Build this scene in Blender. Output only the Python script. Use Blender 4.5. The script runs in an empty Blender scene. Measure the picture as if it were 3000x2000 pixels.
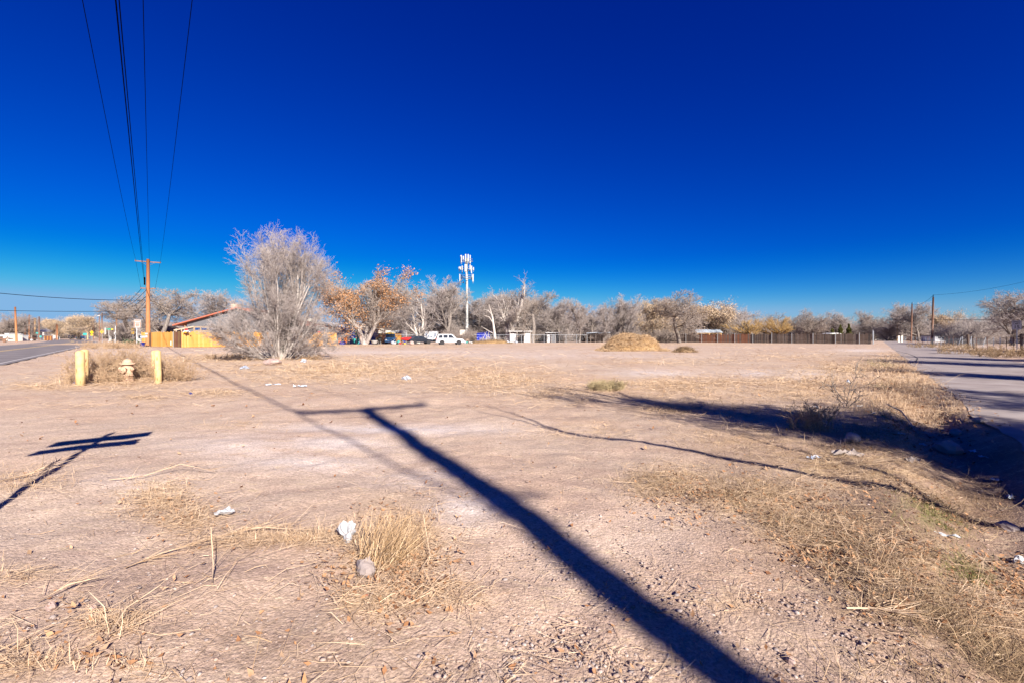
import bpy, math, random
import numpy as np
from mathutils import Vector
S = bpy.context.scene
COL = S.collection
# ------------------------------------------------------------------ camera, sky, sun, exposure
CAMH = 1.5; F = 1333.0; HOR = 984.0
cd = bpy.data.cameras.new('camera'); cam = bpy.data.objects.new('camera', cd); COL.objects.link(cam)
cam.location = (0, 0, CAMH); cam.rotation_euler = (math.radians(90), 0, 0)
cd.sensor_width = 36; cd.lens = 16.0; cd.shift_y = -(1000 - HOR) / 3000.0
cd.clip_start = 0.05; cd.clip_end = 20000
S.camera = cam
SUN_EL = math.radians(30.0)
SUNV = Vector((0.482, -0.876, 0)).normalized() * math.cos(SUN_EL) + Vector((0, 0, math.sin(SUN_EL)))
w = bpy.data.worlds.new('World'); S.world = w; w.use_nodes = True
nt = w.node_tree; nt.nodes.clear()
sky = nt.nodes.new('ShaderNodeTexSky'); sky.sky_type = 'NISHITA'; sky.sun_disc = False
sky.sun_elevation = SUN_EL; sky.sun_rotation = math.atan2(SUNV.x, SUNV.y)
sky.altitude = 1500; sky.air_density = 1.0; sky.dust_density = 0.3; sky.ozone_density = 3.0
gam = nt.nodes.new('ShaderNodeGamma'); gam.inputs[1].default_value = 1.0
hsv = nt.nodes.new('ShaderNodeHueSaturation'); hsv.inputs['Saturation'].default_value = 1.6
bg = nt.nodes.new('ShaderNodeBackground'); bg.inputs[1].default_value = 0.103
out = nt.nodes.new('ShaderNodeOutputWorld')
nt.links.new(sky.outputs[0], gam.inputs[0]); nt.links.new(gam.outputs[0], hsv.inputs['Color'])
sep = nt.nodes.new('ShaderNodeSeparateColor'); cmb = nt.nodes.new('ShaderNodeCombineColor'); nt.links.new(hsv.outputs[0], sep.inputs[0])
for ch, (mul, pw, lim, dist) in enumerate(((.07, 2.0, 1.0, .5), (.116, 1.6, 2.0, 1.0), (.455, 1.0, 3.3, .8))):   # deep blue grade, the same for every direction
    p_ = nt.nodes.new('ShaderNodeMath'); p_.operation = 'POWER'; p_.inputs[1].default_value = pw; nt.links.new(sep.outputs[ch], p_.inputs[0])
    q_ = nt.nodes.new('ShaderNodeMath'); q_.operation = 'MULTIPLY'; q_.inputs[1].default_value = mul; nt.links.new(p_.outputs[0], q_.inputs[0])
    r_ = nt.nodes.new('ShaderNodeMath'); r_.operation = 'SMOOTH_MIN'; r_.inputs[1].default_value = lim; r_.inputs[2].default_value = dist; nt.links.new(q_.outputs[0], r_.inputs[0])
    nt.links.new(r_.outputs[0], cmb.inputs[ch])
nt.links.new(cmb.outputs[0], bg.inputs[0]); nt.links.new(bg.outputs[0], out.inputs[0])
sl = bpy.data.lights.new('sun', 'SUN'); sl.energy = 5.0; sl.angle = math.radians(0.55); sl.color = (1, 0.93, 0.84)
so = bpy.data.objects.new('sun', sl); COL.objects.link(so); so.rotation_euler = SUNV.to_track_quat('Z', 'Y').to_euler()
so.location = (20, -30, 40)
S.view_settings.view_transform = 'Standard'; S.view_settings.look = 'None'
S.view_settings.exposure = 1.2; S.view_settings.gamma = 1.0; S.view_settings.use_curve_mapping = False
S.render.engine = 'CYCLES'

# ------------------------------------------------------------------ helpers
rng = np.random.default_rng(7); random.seed(7)
def G(u, v):                                    # ground point seen at photo pixel
    k = v - HOR; return ((u - 1500) * CAMH / k, CAMH * F / k)
def X(u, Y): return (u - 1500) * Y / F
def Z(v, Y): return CAMH + (HOR - v) * Y / F
def sst(e0, e1, x):
    t = np.clip((x - e0) / (e1 - e0), 0, 1); return t * t * (3 - 2 * t)
def vnoise(x, y, s, seed=0):
    x = np.asarray(x, float) * s; y = np.asarray(y, float) * s
    xi = np.floor(x).astype(np.int64); yi = np.floor(y).astype(np.int64); fx = x - xi; fy = y - yi
    def h(a, b):
        n = (a * 374761393 + b * 668265263 + seed * 974711) & 0x7fffffff
        n = ((n ^ (n >> 13)) * 1274126177) & 0x7fffffff
        return ((n ^ (n >> 16)) & 0xffff) / 65535.0
    fx = fx * fx * (3 - 2 * fx); fy = fy * fy * (3 - 2 * fy)
    return (h(xi, yi) * (1 - fx) + h(xi + 1, yi) * fx) * (1 - fy) + (h(xi, yi + 1) * (1 - fx) + h(xi + 1, yi + 1) * fx) * fy
RSL = 0.80                                       # right road direction dx/dY
def ground_h(x, y):
    x = np.asarray(x, float); y = np.asarray(y, float)
    c = x - RSL * y; cl = x + 0.84 * y
    h = (vnoise(x, y, .45, 1) - .5) * .10 + (vnoise(x, y, 1.6, 2) - .5) * .045 + (vnoise(x, y, 5.5, 3) - .5) * .018
    far = np.hypot(x, y)
    h = h * sst(90, 30, far)
    # ditch by the right road
    h = h - (.24 * np.exp(-((c - 1.15) / .8) ** 2) + .07 * np.exp(-((c + .2) / 1.6) ** 2)) * sst(11.5, 7.5, y)
    h = h + .12 * np.exp(-((c - .3) / .5) ** 2) * sst(14, 9, y) * (vnoise(x, y, 1.1, 9))
    flat = sst(1.3, 1.8, c) * sst(9.2, 8.6, c)
    flat = flat * sst(6, 9, y) + flat * (1 - sst(6, 9, y)) * sst(1.75, 2.1, c)
    flatl = sst(-5.2, -6.4, cl) * sst(-24, -21, cl)
    h = h * (1 - flat) * (1 - flatl) - .01 * flat - .05 * flatl
    # mound at foot of the big bush, bank in front of the pole
    for (u, v, rx, ry, a) in ((800, 1062, 1.1, .8, .30), (300, 1008, 7, 4, .35)):
        gx, gy = G(u, v); h = h + a * np.exp(-((x - gx) / rx) ** 2 - ((y - gy) / ry) ** 2)
    return h
def gh(x, y): return float(ground_h(np.array([x]), np.array([y]))[0])
def GP(u, v):
    x, y = G(u, v); return (x, y, gh(x, y))

def mat(name, col, rough=.85, var=.18, scale=6., col2=None, bump=0., bscale=40., metallic=0., spec=.3, stretch=None, detail=4., lo=.35, hi=.65):
    m = bpy.data.materials.new(name); m.use_nodes = True; n = m.node_tree.nodes; l = m.node_tree.links
    b = n['Principled BSDF']; b.inputs['Roughness'].default_value = rough; b.inputs['Metallic'].default_value = metallic
    b.inputs['Specular IOR Level'].default_value = spec
    tc = n.new('ShaderNodeTexCoord'); src = tc.outputs['Object']
    if stretch:
        mp = n.new('ShaderNodeMapping'); mp.inputs['Scale'].default_value = stretch; l.new(src, mp.inputs[0]); src = mp.outputs[0]
    no = n.new('ShaderNodeTexNoise'); no.inputs['Scale'].default_value = scale; no.inputs['Detail'].default_value = detail
    l.new(src, no.inputs['Vector'])
    mr = n.new('ShaderNodeMapRange'); mr.inputs[1].default_value = lo; mr.inputs[2].default_value = hi; l.new(no.outputs[0], mr.inputs[0])
    mx = n.new('ShaderNodeMix'); mx.data_type = 'RGBA'
    c2 = col2 if col2 else tuple(min(1, c * (1 + var)) for c in col)
    c1 = col if col2 else tuple(c * (1 - var) for c in col)
    mx.inputs[6].default_value = (*c1, 1); mx.inputs[7].default_value = (*c2, 1)
    l.new(mr.outputs[0], mx.inputs[0]); l.new(mx.outputs[2], b.inputs['Base Color'])
    if bump:
        nb = n.new('ShaderNodeTexNoise'); nb.inputs['Scale'].default_value = bscale; nb.inputs['Detail'].default_value = 5; l.new(src, nb.inputs['Vector'])
        bp = n.new('ShaderNodeBump'); bp.inputs['Strength'].default_value = bump; bp.inputs['Distance'].default_value = .02
        l.new(nb.outputs[0], bp.inputs['Height']); l.new(bp.outputs[0], b.inputs['Normal'])
    return m
def mat_island(name, cols, rough=.9):            # colour varies from piece to piece
    m = bpy.data.materials.new(name); m.use_nodes = True; n = m.node_tree.nodes; l = m.node_tree.links
    b = n['Principled BSDF']; b.inputs['Roughness'].default_value = rough; b.inputs['Specular IOR Level'].default_value = .2
    g = n.new('ShaderNodeNewGeometry'); cr = n.new('ShaderNodeValToRGB'); l.new(g.outputs['Random Per Island'], cr.inputs[0])
    e = cr.color_ramp.elements
    while len(e) < len(cols): e.new(.5)
    for i, c in enumerate(cols):
        e[i].position = i / max(1, len(cols) - 1); e[i].color = (*c, 1)
    l.new(cr.outputs[0], b.inputs['Base Color']); return m

class MB:
    def __init__(s): s.v = []; s.f = []; s.m = []; s.cur = 0
    def add(s, vs, fs):
        o = len(s.v); s.v += [tuple(map(float, p)) for p in vs]; s.f += [tuple(i + o for i in f) for f in fs]; s.m += [s.cur] * len(fs); return s
    def box(s, c, d, rz=0., taper=1., ry=0.):
        cx, cy, cz = c; a, b, h = d[0] / 2, d[1] / 2, d[2] / 2; ca, sa = math.cos(rz), math.sin(rz); vs = []
        cb, sb = math.cos(ry), math.sin(ry)
        for z, t in ((-h, 1.), (h, taper)):
            for x, y in ((-a, -b), (a, -b), (a, b), (-a, b)):
                x *= t; y *= t; xx = x * cb + z * sb; zz = -x * sb + z * cb
                vs.append((cx + xx * ca - y * sa, cy + xx * sa + y * ca, cz + zz))
        return s.add(vs, [(3, 2, 1, 0), (4, 5, 6, 7), (0, 1, 5, 4), (1, 2, 6, 5), (2, 3, 7, 6), (3, 0, 4, 7)])
    def tube(s, pts, r, n=6, cap=True):
        pts = [Vector(p) for p in pts]; rs = r if isinstance(r, (list, tuple)) else [r] * len(pts); vs = []
        for i, p in enumerate(pts):
            d = (pts[min(i + 1, len(pts) - 1)] - pts[max(i - 1, 0)]).normalized()
            a = d.cross(Vector((0, 0, 1)) if abs(d.z) < .9 else Vector((1, 0, 0))).normalized(); b = d.cross(a)
            for k in range(n):
                t = 2 * math.pi * k / n; vs.append(p + (a * math.cos(t) + b * math.sin(t)) * rs[i])
        fs = []
        for i in range(len(pts) - 1):
            for k in range(n): fs.append((i * n + k, i * n + (k + 1) % n, (i + 1) * n + (k + 1) % n, (i + 1) * n + k))
        if cap: fs.append(tuple(range(n))); fs.append(tuple(range((len(pts) - 1) * n, len(pts) * n))[::-1])
        return s.add(vs, fs)
    def lathe(s, prof, n=16, c=(0, 0, 0), ax='z'):
        vs = []
        for r, z in prof:
            for k in range(n):
                t = 2 * math.pi * k / n; p = (r * math.cos(t), r * math.sin(t), z)
                if ax == 'x': p = (z, p[0], p[1])
                if ax == 'y': p = (p[0], z, p[1])
                vs.append((p[0] + c[0], p[1] + c[1], p[2] + c[2]))
        fs = []
        for i in range(len(prof) - 1):
            for k in range(n): fs.append((i * n + k, i * n + (k + 1) % n, (i + 1) * n + (k + 1) % n, (i + 1) * n + k))
        fs.append(tuple(range(n))[::-1]); fs.append(tuple(range((len(prof) - 1) * n, len(prof) * n)))
        return s.add(vs, fs)
    def prism(s, poly, y0, y1, inset=0., ax='y'):  # (x,z) polygon extruded along y
        n = len(poly); vs = []
        for y in (y0, y1):
            for (x, z) in poly: vs.append((x, y, z) if ax == 'y' else (y, x, z))
        return s.add(vs, [tuple(range(n)), tuple(range(n, 2 * n))[::-1]] + [(i, i + n, (i + 1) % n + n, (i + 1) % n) for i in range(n)])
    def blob(s, c, r, seed=0, n=8, sq=(1, 1, 1), rough=.2):
        rr = random.Random(seed); ph = [rr.uniform(0, 6.28) for _ in range(6)]; vs = []; m = max(4, n // 2 + 1)
        for i in range(m + 1):
            t = math.pi * i / m
            for k in range(n):
                a = 2 * math.pi * k / n
                q = 1 + rough * (math.sin(2 * a + ph[0]) * math.sin(2 * t + ph[1]) + .6 * math.sin(3 * a + ph[2] + 2 * t) + .4 * rr.uniform(-1, 1) * (0 < i < m))
                vs.append((c[0] + r * q * sq[0] * math.sin(t) * math.cos(a), c[1] + r * q * sq[1] * math.sin(t) * math.sin(a), c[2] + r * q * sq[2] * math.cos(t)))
        return s.add(vs, [(i * n + k, (i + 1) * n + k, (i + 1) * n + (k + 1) % n, i * n + (k + 1) % n) for i in range(m) for k in range(n)])
    def build(s, name, mats, parent=None, smooth=False, loc=(0, 0, 0), rz=0.):
        me = bpy.data.meshes.new(name); me.from_pydata(s.v, [], s.f)
        for m in (mats if isinstance(mats, (list, tuple)) else [mats]): me.materials.append(m)
        if any(s.m): me.polygons.foreach_set('material_index', s.m)
        me.update()
        if smooth: me.polygons.foreach_set('use_smooth', [True] * len(me.polygons))
        return link(name, me, parent, loc, rz)
def link(name, me, parent=None, loc=(0, 0, 0), rz=0.):
    o = bpy.data.objects.new(name, me); COL.objects.link(o); o.parent = parent; o.location = loc; o.rotation_euler = (0, 0, rz); return o
def tag(o, label=None, cat=None, group=None, kind=None):
    if label: o['label'] = label
    if cat: o['category'] = cat
    if group: o['group'] = group
    if kind: o['kind'] = kind
    return o
def thing(name, label, cat, loc=(0, 0, 0), rz=0., group=None):
    return tag(link(name, None, None, loc, rz), label, cat, group)
def dup(t, label, loc, rz=None, scale=None, group=None):
    c = t.copy(); COL.objects.link(c); c.location = loc
    if rz is not None: c.rotation_euler = (0, 0, rz)
    if scale is not None: c.scale = scale
    c['label'] = label
    if group: c['group'] = group
    for ch in list(t.children):
        d = ch.copy(); COL.objects.link(d); d.parent = c
        for g in list(ch.children):
            e = g.copy(); COL.objects.link(e); e.parent = d
    return c
def npmesh(name, V, nv, faces, m, parent=None, smooth=False):
    """V (N, nv, 3), one face pattern repeated N times"""
    N = len(V); V = np.asarray(V, np.float32).reshape(-1, 3); k = len(faces[0])
    Fp = np.array(faces, np.int32); idx = (Fp[None] + (np.arange(N, dtype=np.int32) * nv)[:, None, None]).reshape(-1)
    me = bpy.data.meshes.new(name); me.vertices.add(len(V)); me.vertices.foreach_set('co', V.ravel())
    me.loops.add(len(idx)); me.loops.foreach_set('vertex_index', idx)
    nf = len(idx) // k; me.polygons.add(nf); me.polygons.foreach_set('loop_start', np.arange(nf, dtype=np.int32) * k)
    me.update(calc_edges=True); me.materials.append(m)
    if smooth: me.polygons.foreach_set('use_smooth', np.ones(nf, bool))
    return link(name, me, parent)
def text_mesh(txt, size):
    cu = bpy.data.curves.new('lettering', 'FONT'); cu.body = txt; cu.size = size; cu.align_x = 'CENTER'; cu.align_y = 'CENTER'; cu.extrude = .003; cu.offset = size * .012
    o = bpy.data.objects.new('lettering', cu); COL.objects.link(o)
    dg = bpy.context.evaluated_depsgraph_get(); me = bpy.data.meshes.new_from_object(o.evaluated_get(dg)); bpy.data.objects.remove(o); return me
def ry(c): return c

# ------------------------------------------------------------------ materials
M = {}
M['bark'] = mat('grey_bark', (.22, .18, .16), col2=(.40, .35, .32), scale=9, stretch=(1, 1, .25), bump=.4)
M['barkd'] = mat('dark_bark', (.10, .08, .07), col2=(.26, .22, .19), scale=9, stretch=(1, 1, .25), bump=.4)
M['barkw'] = mat('pale_bark', (.38, .33, .29), col2=(.55, .50, .45), scale=5, bump=.3)
M['twig'] = mat('grey_twig', (.27, .225, .205), col2=(.41, .355, .33), scale=2)
M['twigb'] = mat('brown_twig', (.25, .20, .17), col2=(.39, .325, .28), scale=2)
M['twigy'] = mat('yellow_twig', (.30, .19, .075), col2=(.40, .26, .11), scale=2)
M['leafo'] = mat_island('orange_dry_leaves', [(.25, .12, .055), (.40, .21, .10), (.33, .17, .08), (.46, .28, .17)])
M['leaft'] = mat_island('tan_dry_leaves', [(.36, .25, .155), (.54, .41, .28), (.45, .32, .19), (.60, .48, .35)])
M['leafg'] = mat_island('evergreen', [(.04, .05, .015), (.08, .085, .02), (.11, .09, .025)])
M['bushg'] = mat_island('green_shrub', [(.07, .10, .06), (.12, .15, .09), (.16, .18, .11)])
M['wood_new'] = mat('new_cedar', (.47, .212, .042), col2=(.56, .28, .07), scale=3, stretch=(8, 8, .5), bump=.1)
M['wood_old'] = mat('weathered_wood', (.055, .036, .028), col2=(.14, .10, .08), scale=4, stretch=(8, 8, .5), bump=.3)
M['wood_red'] = mat('brown_wood', (.14, .055, .03), col2=(.24, .105, .06), scale=4, stretch=(8, 8, .5), bump=.2)
M['pole'] = mat('pole_wood', (.32, .125, .05), col2=(.44, .19, .08), scale=5, stretch=(6, 6, .3), bump=.3)
M['poled'] = mat('dark_pole_wood', (.14, .07, .045), col2=(.26, .15, .10), scale=5, stretch=(6, 6, .3), bump=.3)
M['polet'] = mat('tan_pole_wood', (.42, .26, .12), col2=(.52, .36, .20), scale=5, stretch=(6, 6, .3), bump=.3)
M['wire'] = mat('wire_black', (.004, .004, .005), rough=1., spec=0.)
M['steel'] = mat('galvanised', (.42, .44, .46), rough=.45, metallic=.6, var=.12)
M['white'] = mat('white_paint', (.46, .45, .43), rough=.5, var=.05)
M['cream'] = mat('cream_paint', (.72, .66, .56), rough=.6, var=.06)
M['grey'] = mat('grey_siding', (.13, .13, .14), var=.12)
M['lgrey'] = mat('light_grey_metal', (.48, .49, .50), rough=.5, var=.1)
M['dark'] = mat('dark_recess', (.03, .028, .03))
M['black'] = mat('black_rubber', (.02, .02, .02), rough=.7)
M['glass'] = mat('dark_glass', (.02, .025, .03), rough=.08, spec=.6, var=.1)
M['redroof'] = mat('red_roof', (.42, .13, .08), var=.2, scale=3)
M['brick'] = mat('red_brick', (.38, .15, .09), var=.2, scale=8)
M['blue'] = mat('blue_paint', (.02, .045, .25), rough=.4, var=.2)
M['tarp'] = mat('blue_tarp', (.015, .03, .32), rough=.35, var=.3, scale=3, bump=.5, bscale=4)
M['teal'] = mat('teal_paint', (.05, .36, .33), rough=.5)
M['green'] = mat('sign_green', (.02, .30, .22), rough=.4)
M['yellow'] = mat('sign_yellow', (.85, .50, .02), rough=.45, var=.05)
M['boll'] = mat('bollard_paint', (.56, .37, .155), rough=.65, col2=(.62, .45, .23), scale=7, bump=.15)
M['chip'] = mat('bollard_rust', (.36, .20, .08), rough=.9)
M['hyd'] = mat('hydrant_paint', (.44, .27, .175), rough=.7, col2=(.54, .36, .25), scale=14, bump=.15)
M['red'] = mat('red_plastic', (.62, .03, .03), rough=.4)
M['orange'] = mat('orange_plastic', (.65, .20, .05), rough=.5)
M['tan'] = mat('tan_wall', (.52, .38, .28), var=.1)
M['stone'] = mat('grey_stone', (.26, .21, .19), col2=(.38, .32, .30), scale=6, bump=.6, bscale=18)
M['pink'] = mat('pink_stone', (.32, .22, .195), col2=(.42, .32, .28), scale=5, bump=.6, bscale=14)
M['paper'] = mat('white_paper', (.42, .42, .43), rough=.7, var=.04)
M['plastic'] = mat('clear_plastic', (.42, .47, .55), rough=.25, var=.15, spec=.6)
M['card'] = mat('grey_cardboard', (.30, .25, .22), var=.15)
M['straw'] = mat_island('dry_straw', [(.39, .25, .14), (.51, .355, .225), (.61, .46, .32), (.44, .29, .175), (.55, .405, .28)])
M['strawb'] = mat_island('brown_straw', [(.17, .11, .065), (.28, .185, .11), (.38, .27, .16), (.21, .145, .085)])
M['hay'] = mat_island('golden_straw', [(.22, .13, .06), (.55, .38, .22), (.40, .25, .125), (.63, .47, .31), (.47, .30, .165)])  # darkest tone put in for the shaded gaps of the heap
M['weed'] = mat_island('dry_weed', [(.36, .23, .13), (.48, .33, .21), (.41, .27, .16), (.54, .40, .27)])
M['litter'] = mat_island('leaf_litter', [(.20, .09, .045), (.36, .18, .085), (.42, .25, .14), (.30, .14, .06), (.46, .31, .20), (.26, .16, .095)])
M['pebble'] = mat_island('pebbles', [(.22, .155, .125), (.36, .27, .225), (.30, .21, .165), (.46, .38, .34), (.25, .21, .20), (.33, .245, .20), (.40, .28, .22)])
M['ggrass'] = mat_island('green_grass', [(.09, .10, .025), (.16, .16, .045), (.22, .20, .075), (.33, .26, .13)])
M['olive'] = mat_island('olive_grass', [(.28, .22, .11), (.40, .32, .18), (.50, .39, .24), (.33, .27, .14)])

# ------------------------------------------------------------------ where the litter and straw lie
PATCH = [(350,1112,170,24,1.0),(170,1132,130,11,.8),(1000,1085,330,34,.9),(1450,1112,210,40,.8),(1650,1150,190,25,.6),(700,1046,210,17,.8),
 (2350,1132,210,40,.7),(2480,1085,130,32,.7),(2660,1120,110,70,1.0),(2000,1130,260,32,.7),(2760,1190,90,40,.7),(460,1455,110,55,.8),(540,1520,80,38,.8),
 (1160,1560,130,100,.9),(900,1575,260,30,.8),(1090,1750,90,45,.5),(1300,1730,110,40,.3),(60,1690,110,25,.4),(330,1850,100,45,.35),(110,1960,160,40,.35),(420,1960,90,40,.4),
 (1980,1405,130,45,.9),(2200,1440,170,45,1.0),(2400,1510,150,50,1.0),(2600,1600,170,60,1.0),(2820,1720,170,70,.9),(2540,1720,130,40,.6),(620,1152,90,12,.6),(420,1166,60,8,.6),(1970,1195,100,15,.8),
 (1700,1260,180,30,.4),(2250,1250,250,60,.6),(2500,1350,250,60,.9),(60,1420,140,40,.5),(1950,1060,300,14,.3),(2300,1045,260,14,.3),(1200,1050,250,12,.4),
 (300,1012,160,8,.9),(1100,1012,350,4,.6),(1900,1008,500,3,.5),(2650,1050,60,20,.8),(2150,1740,70,30,.4),(680,1250,120,14,.35),(440,1260,60,8,.3)]
WHITE = [(1000,1031,620,7,.55),(1500,1042,500,9,.35),(1150,1255,340,16,.9),(980,1300,190,22,.7),(880,1350,260,25,.6),(1230,1400,160,30,.5),(1360,1490,110,50,.7),(1930,1092,120,10,1.),(2210,1092,60,8,.9),(2380,1095,90,10,.6),
 (700,1310,250,40,.5),(2530,1025,70,4,.8),(1060,1108,50,5,.6),(400,1420,180,40,.35),(2350,1105,90,8,.6),(1800,1560,250,90,.15)]
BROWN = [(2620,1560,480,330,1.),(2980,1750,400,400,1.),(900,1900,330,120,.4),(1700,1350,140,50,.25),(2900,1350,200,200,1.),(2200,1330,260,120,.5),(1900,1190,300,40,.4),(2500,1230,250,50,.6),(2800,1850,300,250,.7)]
GREEN = [(2570,1062,30,8,1.),(2600,1072,28,6,1.),(2590,1132,24,8,.8),(2720,1462,80,35,.8),(2860,1590,70,40,.5),(2570,1255,120,40,.35)]
def field(P, x, y):
    x = np.asarray(x, float); yy = np.maximum(np.asarray(y, float), .3)
    u = 1500 + F * x / yy; v = HOR + CAMH * F / yy
    a = np.zeros_like(u)
    for (pu, pv, ru, rv, wt) in P: a = np.maximum(a, wt * np.exp(-((u - pu) / ru) ** 2 - ((v - pv) / rv) ** 2))
    return np.where(np.asarray(y) > .3, a, 0)
# ------------------------------------------------------------------ ground sheet
def axis(lo, hi, fine, mid0, mid1, g=1.09):
    a = list(np.arange(mid0, mid1, fine)); s = fine; p = mid1
    while p < hi: a.append(p); s *= g; p += s
    a.append(hi); b = []; s = fine; p = mid0 - fine
    while p > lo: b.append(p); s *= g; p -= s
    b.append(lo); return np.array(b[::-1] + a)
gx = axis(-6000, 6000, .08, -6.5, 8.5); gy = axis(-400, 9000, .07, 1.5, 10.0)
XX, YY = np.meshgrid(gx, gy); nx, ny = len(gx), len(gy)
HH = ground_h(XX.ravel(), YY.ravel())
near = sst(14, 6, np.hypot(XX.ravel(), YY.ravel()))
fx, fy = XX.ravel(), YY.ravel()
HH = HH + near * ((vnoise(fx, fy, 9, 5) - .5) * .016 + (vnoise(fx, fy, 3.3, 8) - .5) * .02)
V = np.stack([fx, fy, HH], 1)
i0 = (np.arange(ny - 1)[:, None] * nx + np.arange(nx - 1)[None]).ravel()
quads = np.stack([i0, i0 + 1, i0 + nx + 1, i0 + nx], 1).astype(np.int32)
me = bpy.data.meshes.new('ground'); me.vertices.add(len(V)); me.vertices.foreach_set('co', V.astype(np.float32).ravel())
me.loops.add(quads.size); me.loops.foreach_set('vertex_index', quads.ravel()); me.polygons.add(len(quads))
me.polygons.foreach_set('loop_start', np.arange(len(quads), dtype=np.int32) * 4); me.update(calc_edges=True)
me.polygons.foreach_set('use_smooth', np.ones(len(quads), bool))
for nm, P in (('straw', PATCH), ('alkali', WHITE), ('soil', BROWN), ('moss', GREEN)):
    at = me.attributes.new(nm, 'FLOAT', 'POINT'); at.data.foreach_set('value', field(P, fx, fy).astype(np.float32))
m = bpy.data.materials.new('dry_dirt'); m.use_nodes = True; n = m.node_tree.nodes; l = m.node_tree.links; b = n['Principled BSDF']
b.inputs['Roughness'].default_value = .95; b.inputs['Specular IOR Level'].default_value = .1
geo = n.new('ShaderNodeNewGeometry')
def nz(scale, detail=4., st=None, rough=.55):
    t = n.new('ShaderNodeTexNoise'); t.inputs['Scale'].default_value = scale; t.inputs['Detail'].default_value = detail; t.inputs['Roughness'].default_value = rough
    if st:
        mp = n.new('ShaderNodeMapping'); mp.inputs['Scale'].default_value = st[:3]; mp.inputs['Rotation'].default_value = (0, 0, st[3]); l.new(geo.outputs['Position'], mp.inputs[0]); l.new(mp.outputs[0], t.inputs['Vector'])
    else: l.new(geo.outputs['Position'], t.inputs['Vector'])
    return t.outputs[0]
def rmp(x, a, bb, c=0., d=1.):
    r = n.new('ShaderNodeMapRange'); r.inputs[1].default_value = a; r.inputs[2].default_value = bb; r.inputs[3].default_value = c; r.inputs[4].default_value = d; l.new(x, r.inputs[0]); return r.outputs[0]
def mixc(f, a, bb, mode='MIX'):
    x = n.new('ShaderNodeMix'); x.data_type = 'RGBA'; x.blend_type = mode
    for s, val in ((0, f), (6, a), (7, bb)):
        if isinstance(val, (int, float)): x.inputs[s].default_value = val
        elif isinstance(val, tuple): x.inputs[s].default_value = (*val, 1)
        else: l.new(val, x.inputs[s])
    return x.outputs[2]
def mth(op, a, bb):
    x = n.new('ShaderNodeMath'); x.operation = op; x.use_clamp = False
    for s, val in ((0, a), (1, bb)):
        if isinstance(val, (int, float)): x.inputs[s].default_value = val
        else: l.new(val, x.inputs[s])
    return x.outputs[0]
def attr(nm):
    a = n.new('ShaderNodeAttribute'); a.attribute_name = nm; return a.outputs['Fac']
c = mixc(rmp(nz(.35, 5), .4, .62), (.50, .375, .285), (.485, .34, .25))
c = mixc(rmp(nz(2.2, 6, rough=.7), .45, .7, 0, .55), c, (.36, .25, .20))
c = mixc(rmp(nz(.12, 6, rough=.75), .44, .60, 0, .6), c, (.53, .42, .34)); c = mixc(rmp(nz(.5, 6, (.6, 2.4, 1, -.6), .75), .53, .66, 0, .7), c, (.355, .25, .20))
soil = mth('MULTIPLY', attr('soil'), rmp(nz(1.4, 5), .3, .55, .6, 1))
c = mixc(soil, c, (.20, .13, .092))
wh = mth('MULTIPLY', attr('alkali'), rmp(nz(1.6, 7, (.7, 2.2, 1, .35), .7), .28, .50, 0, 1))
c = mixc(wh, c, (.64, .565, .53))
st = mth('MULTIPLY', attr('straw'), rmp(nz(3., 6, (1, 2.2, 1, .5), .75), .40, .58, 0, .85))
c = mixc(st, c, mixc(nz(14, 4), (.38, .25, .12), (.62, .45, .24)))
strk = rmp(nz(2.6, 8, (1, 3.2, 1, .6), .85), .545, .63, 0, .8)
c = mixc(strk, c, (.55, .42, .285))
mo = mth('MULTIPLY', attr('moss'), rmp(nz(9, 4), .4, .6)); c = mixc(mo, c, (.14, .15, .04))
vo = n.new('ShaderNodeTexVoronoi'); vo.inputs['Scale'].default_value = 55; l.new(geo.outputs['Position'], vo.inputs['Vector'])
vo2 = n.new('ShaderNodeTexVoronoi'); vo2.inputs['Scale'].default_value = 140; l.new(geo.outputs['Position'], vo2.inputs['Vector'])
sp = n.new('ShaderNodeSeparateColor'); l.new(vo.outputs['Color'], sp.inputs[0])
c = mixc(1., c, mixc(rmp(sp.outputs[0], .0, 1., 0, 1), (.80, .80, .80), (1.16, 1.16, 1.18)), 'MULTIPLY')
c = mixc(1., c, mixc(rmp(nz(60, 6, rough=.8), .3, .7), (.66, .64, .62), (1.28, 1.28, 1.28)), 'MULTIPLY')
l.new(c, b.inputs['Base Color'])
h1 = mth('ADD', mth('MULTIPLY', nz(34, 8, rough=.7), .9), mth('MULTIPLY', nz(7, 6, rough=.65), .8)); h2 = mth('MULTIPLY', vo.outputs['Distance'], -.35); h3 = mth('MULTIPLY', vo2.outputs['Distance'], -.15)
hh = mth('ADD', mth('ADD', h1, h2), h3)
bp = n.new('ShaderNodeBump'); bp.inputs['Strength'].default_value = .5; bp.inputs['Distance'].default_value = .035; l.new(hh, bp.inputs['Height']); l.new(bp.outputs[0], b.inputs['Normal'])
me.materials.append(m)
tag(link('ground', me), 'dry pinkish dirt lot with straw and gravel', kind='structure')

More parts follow.
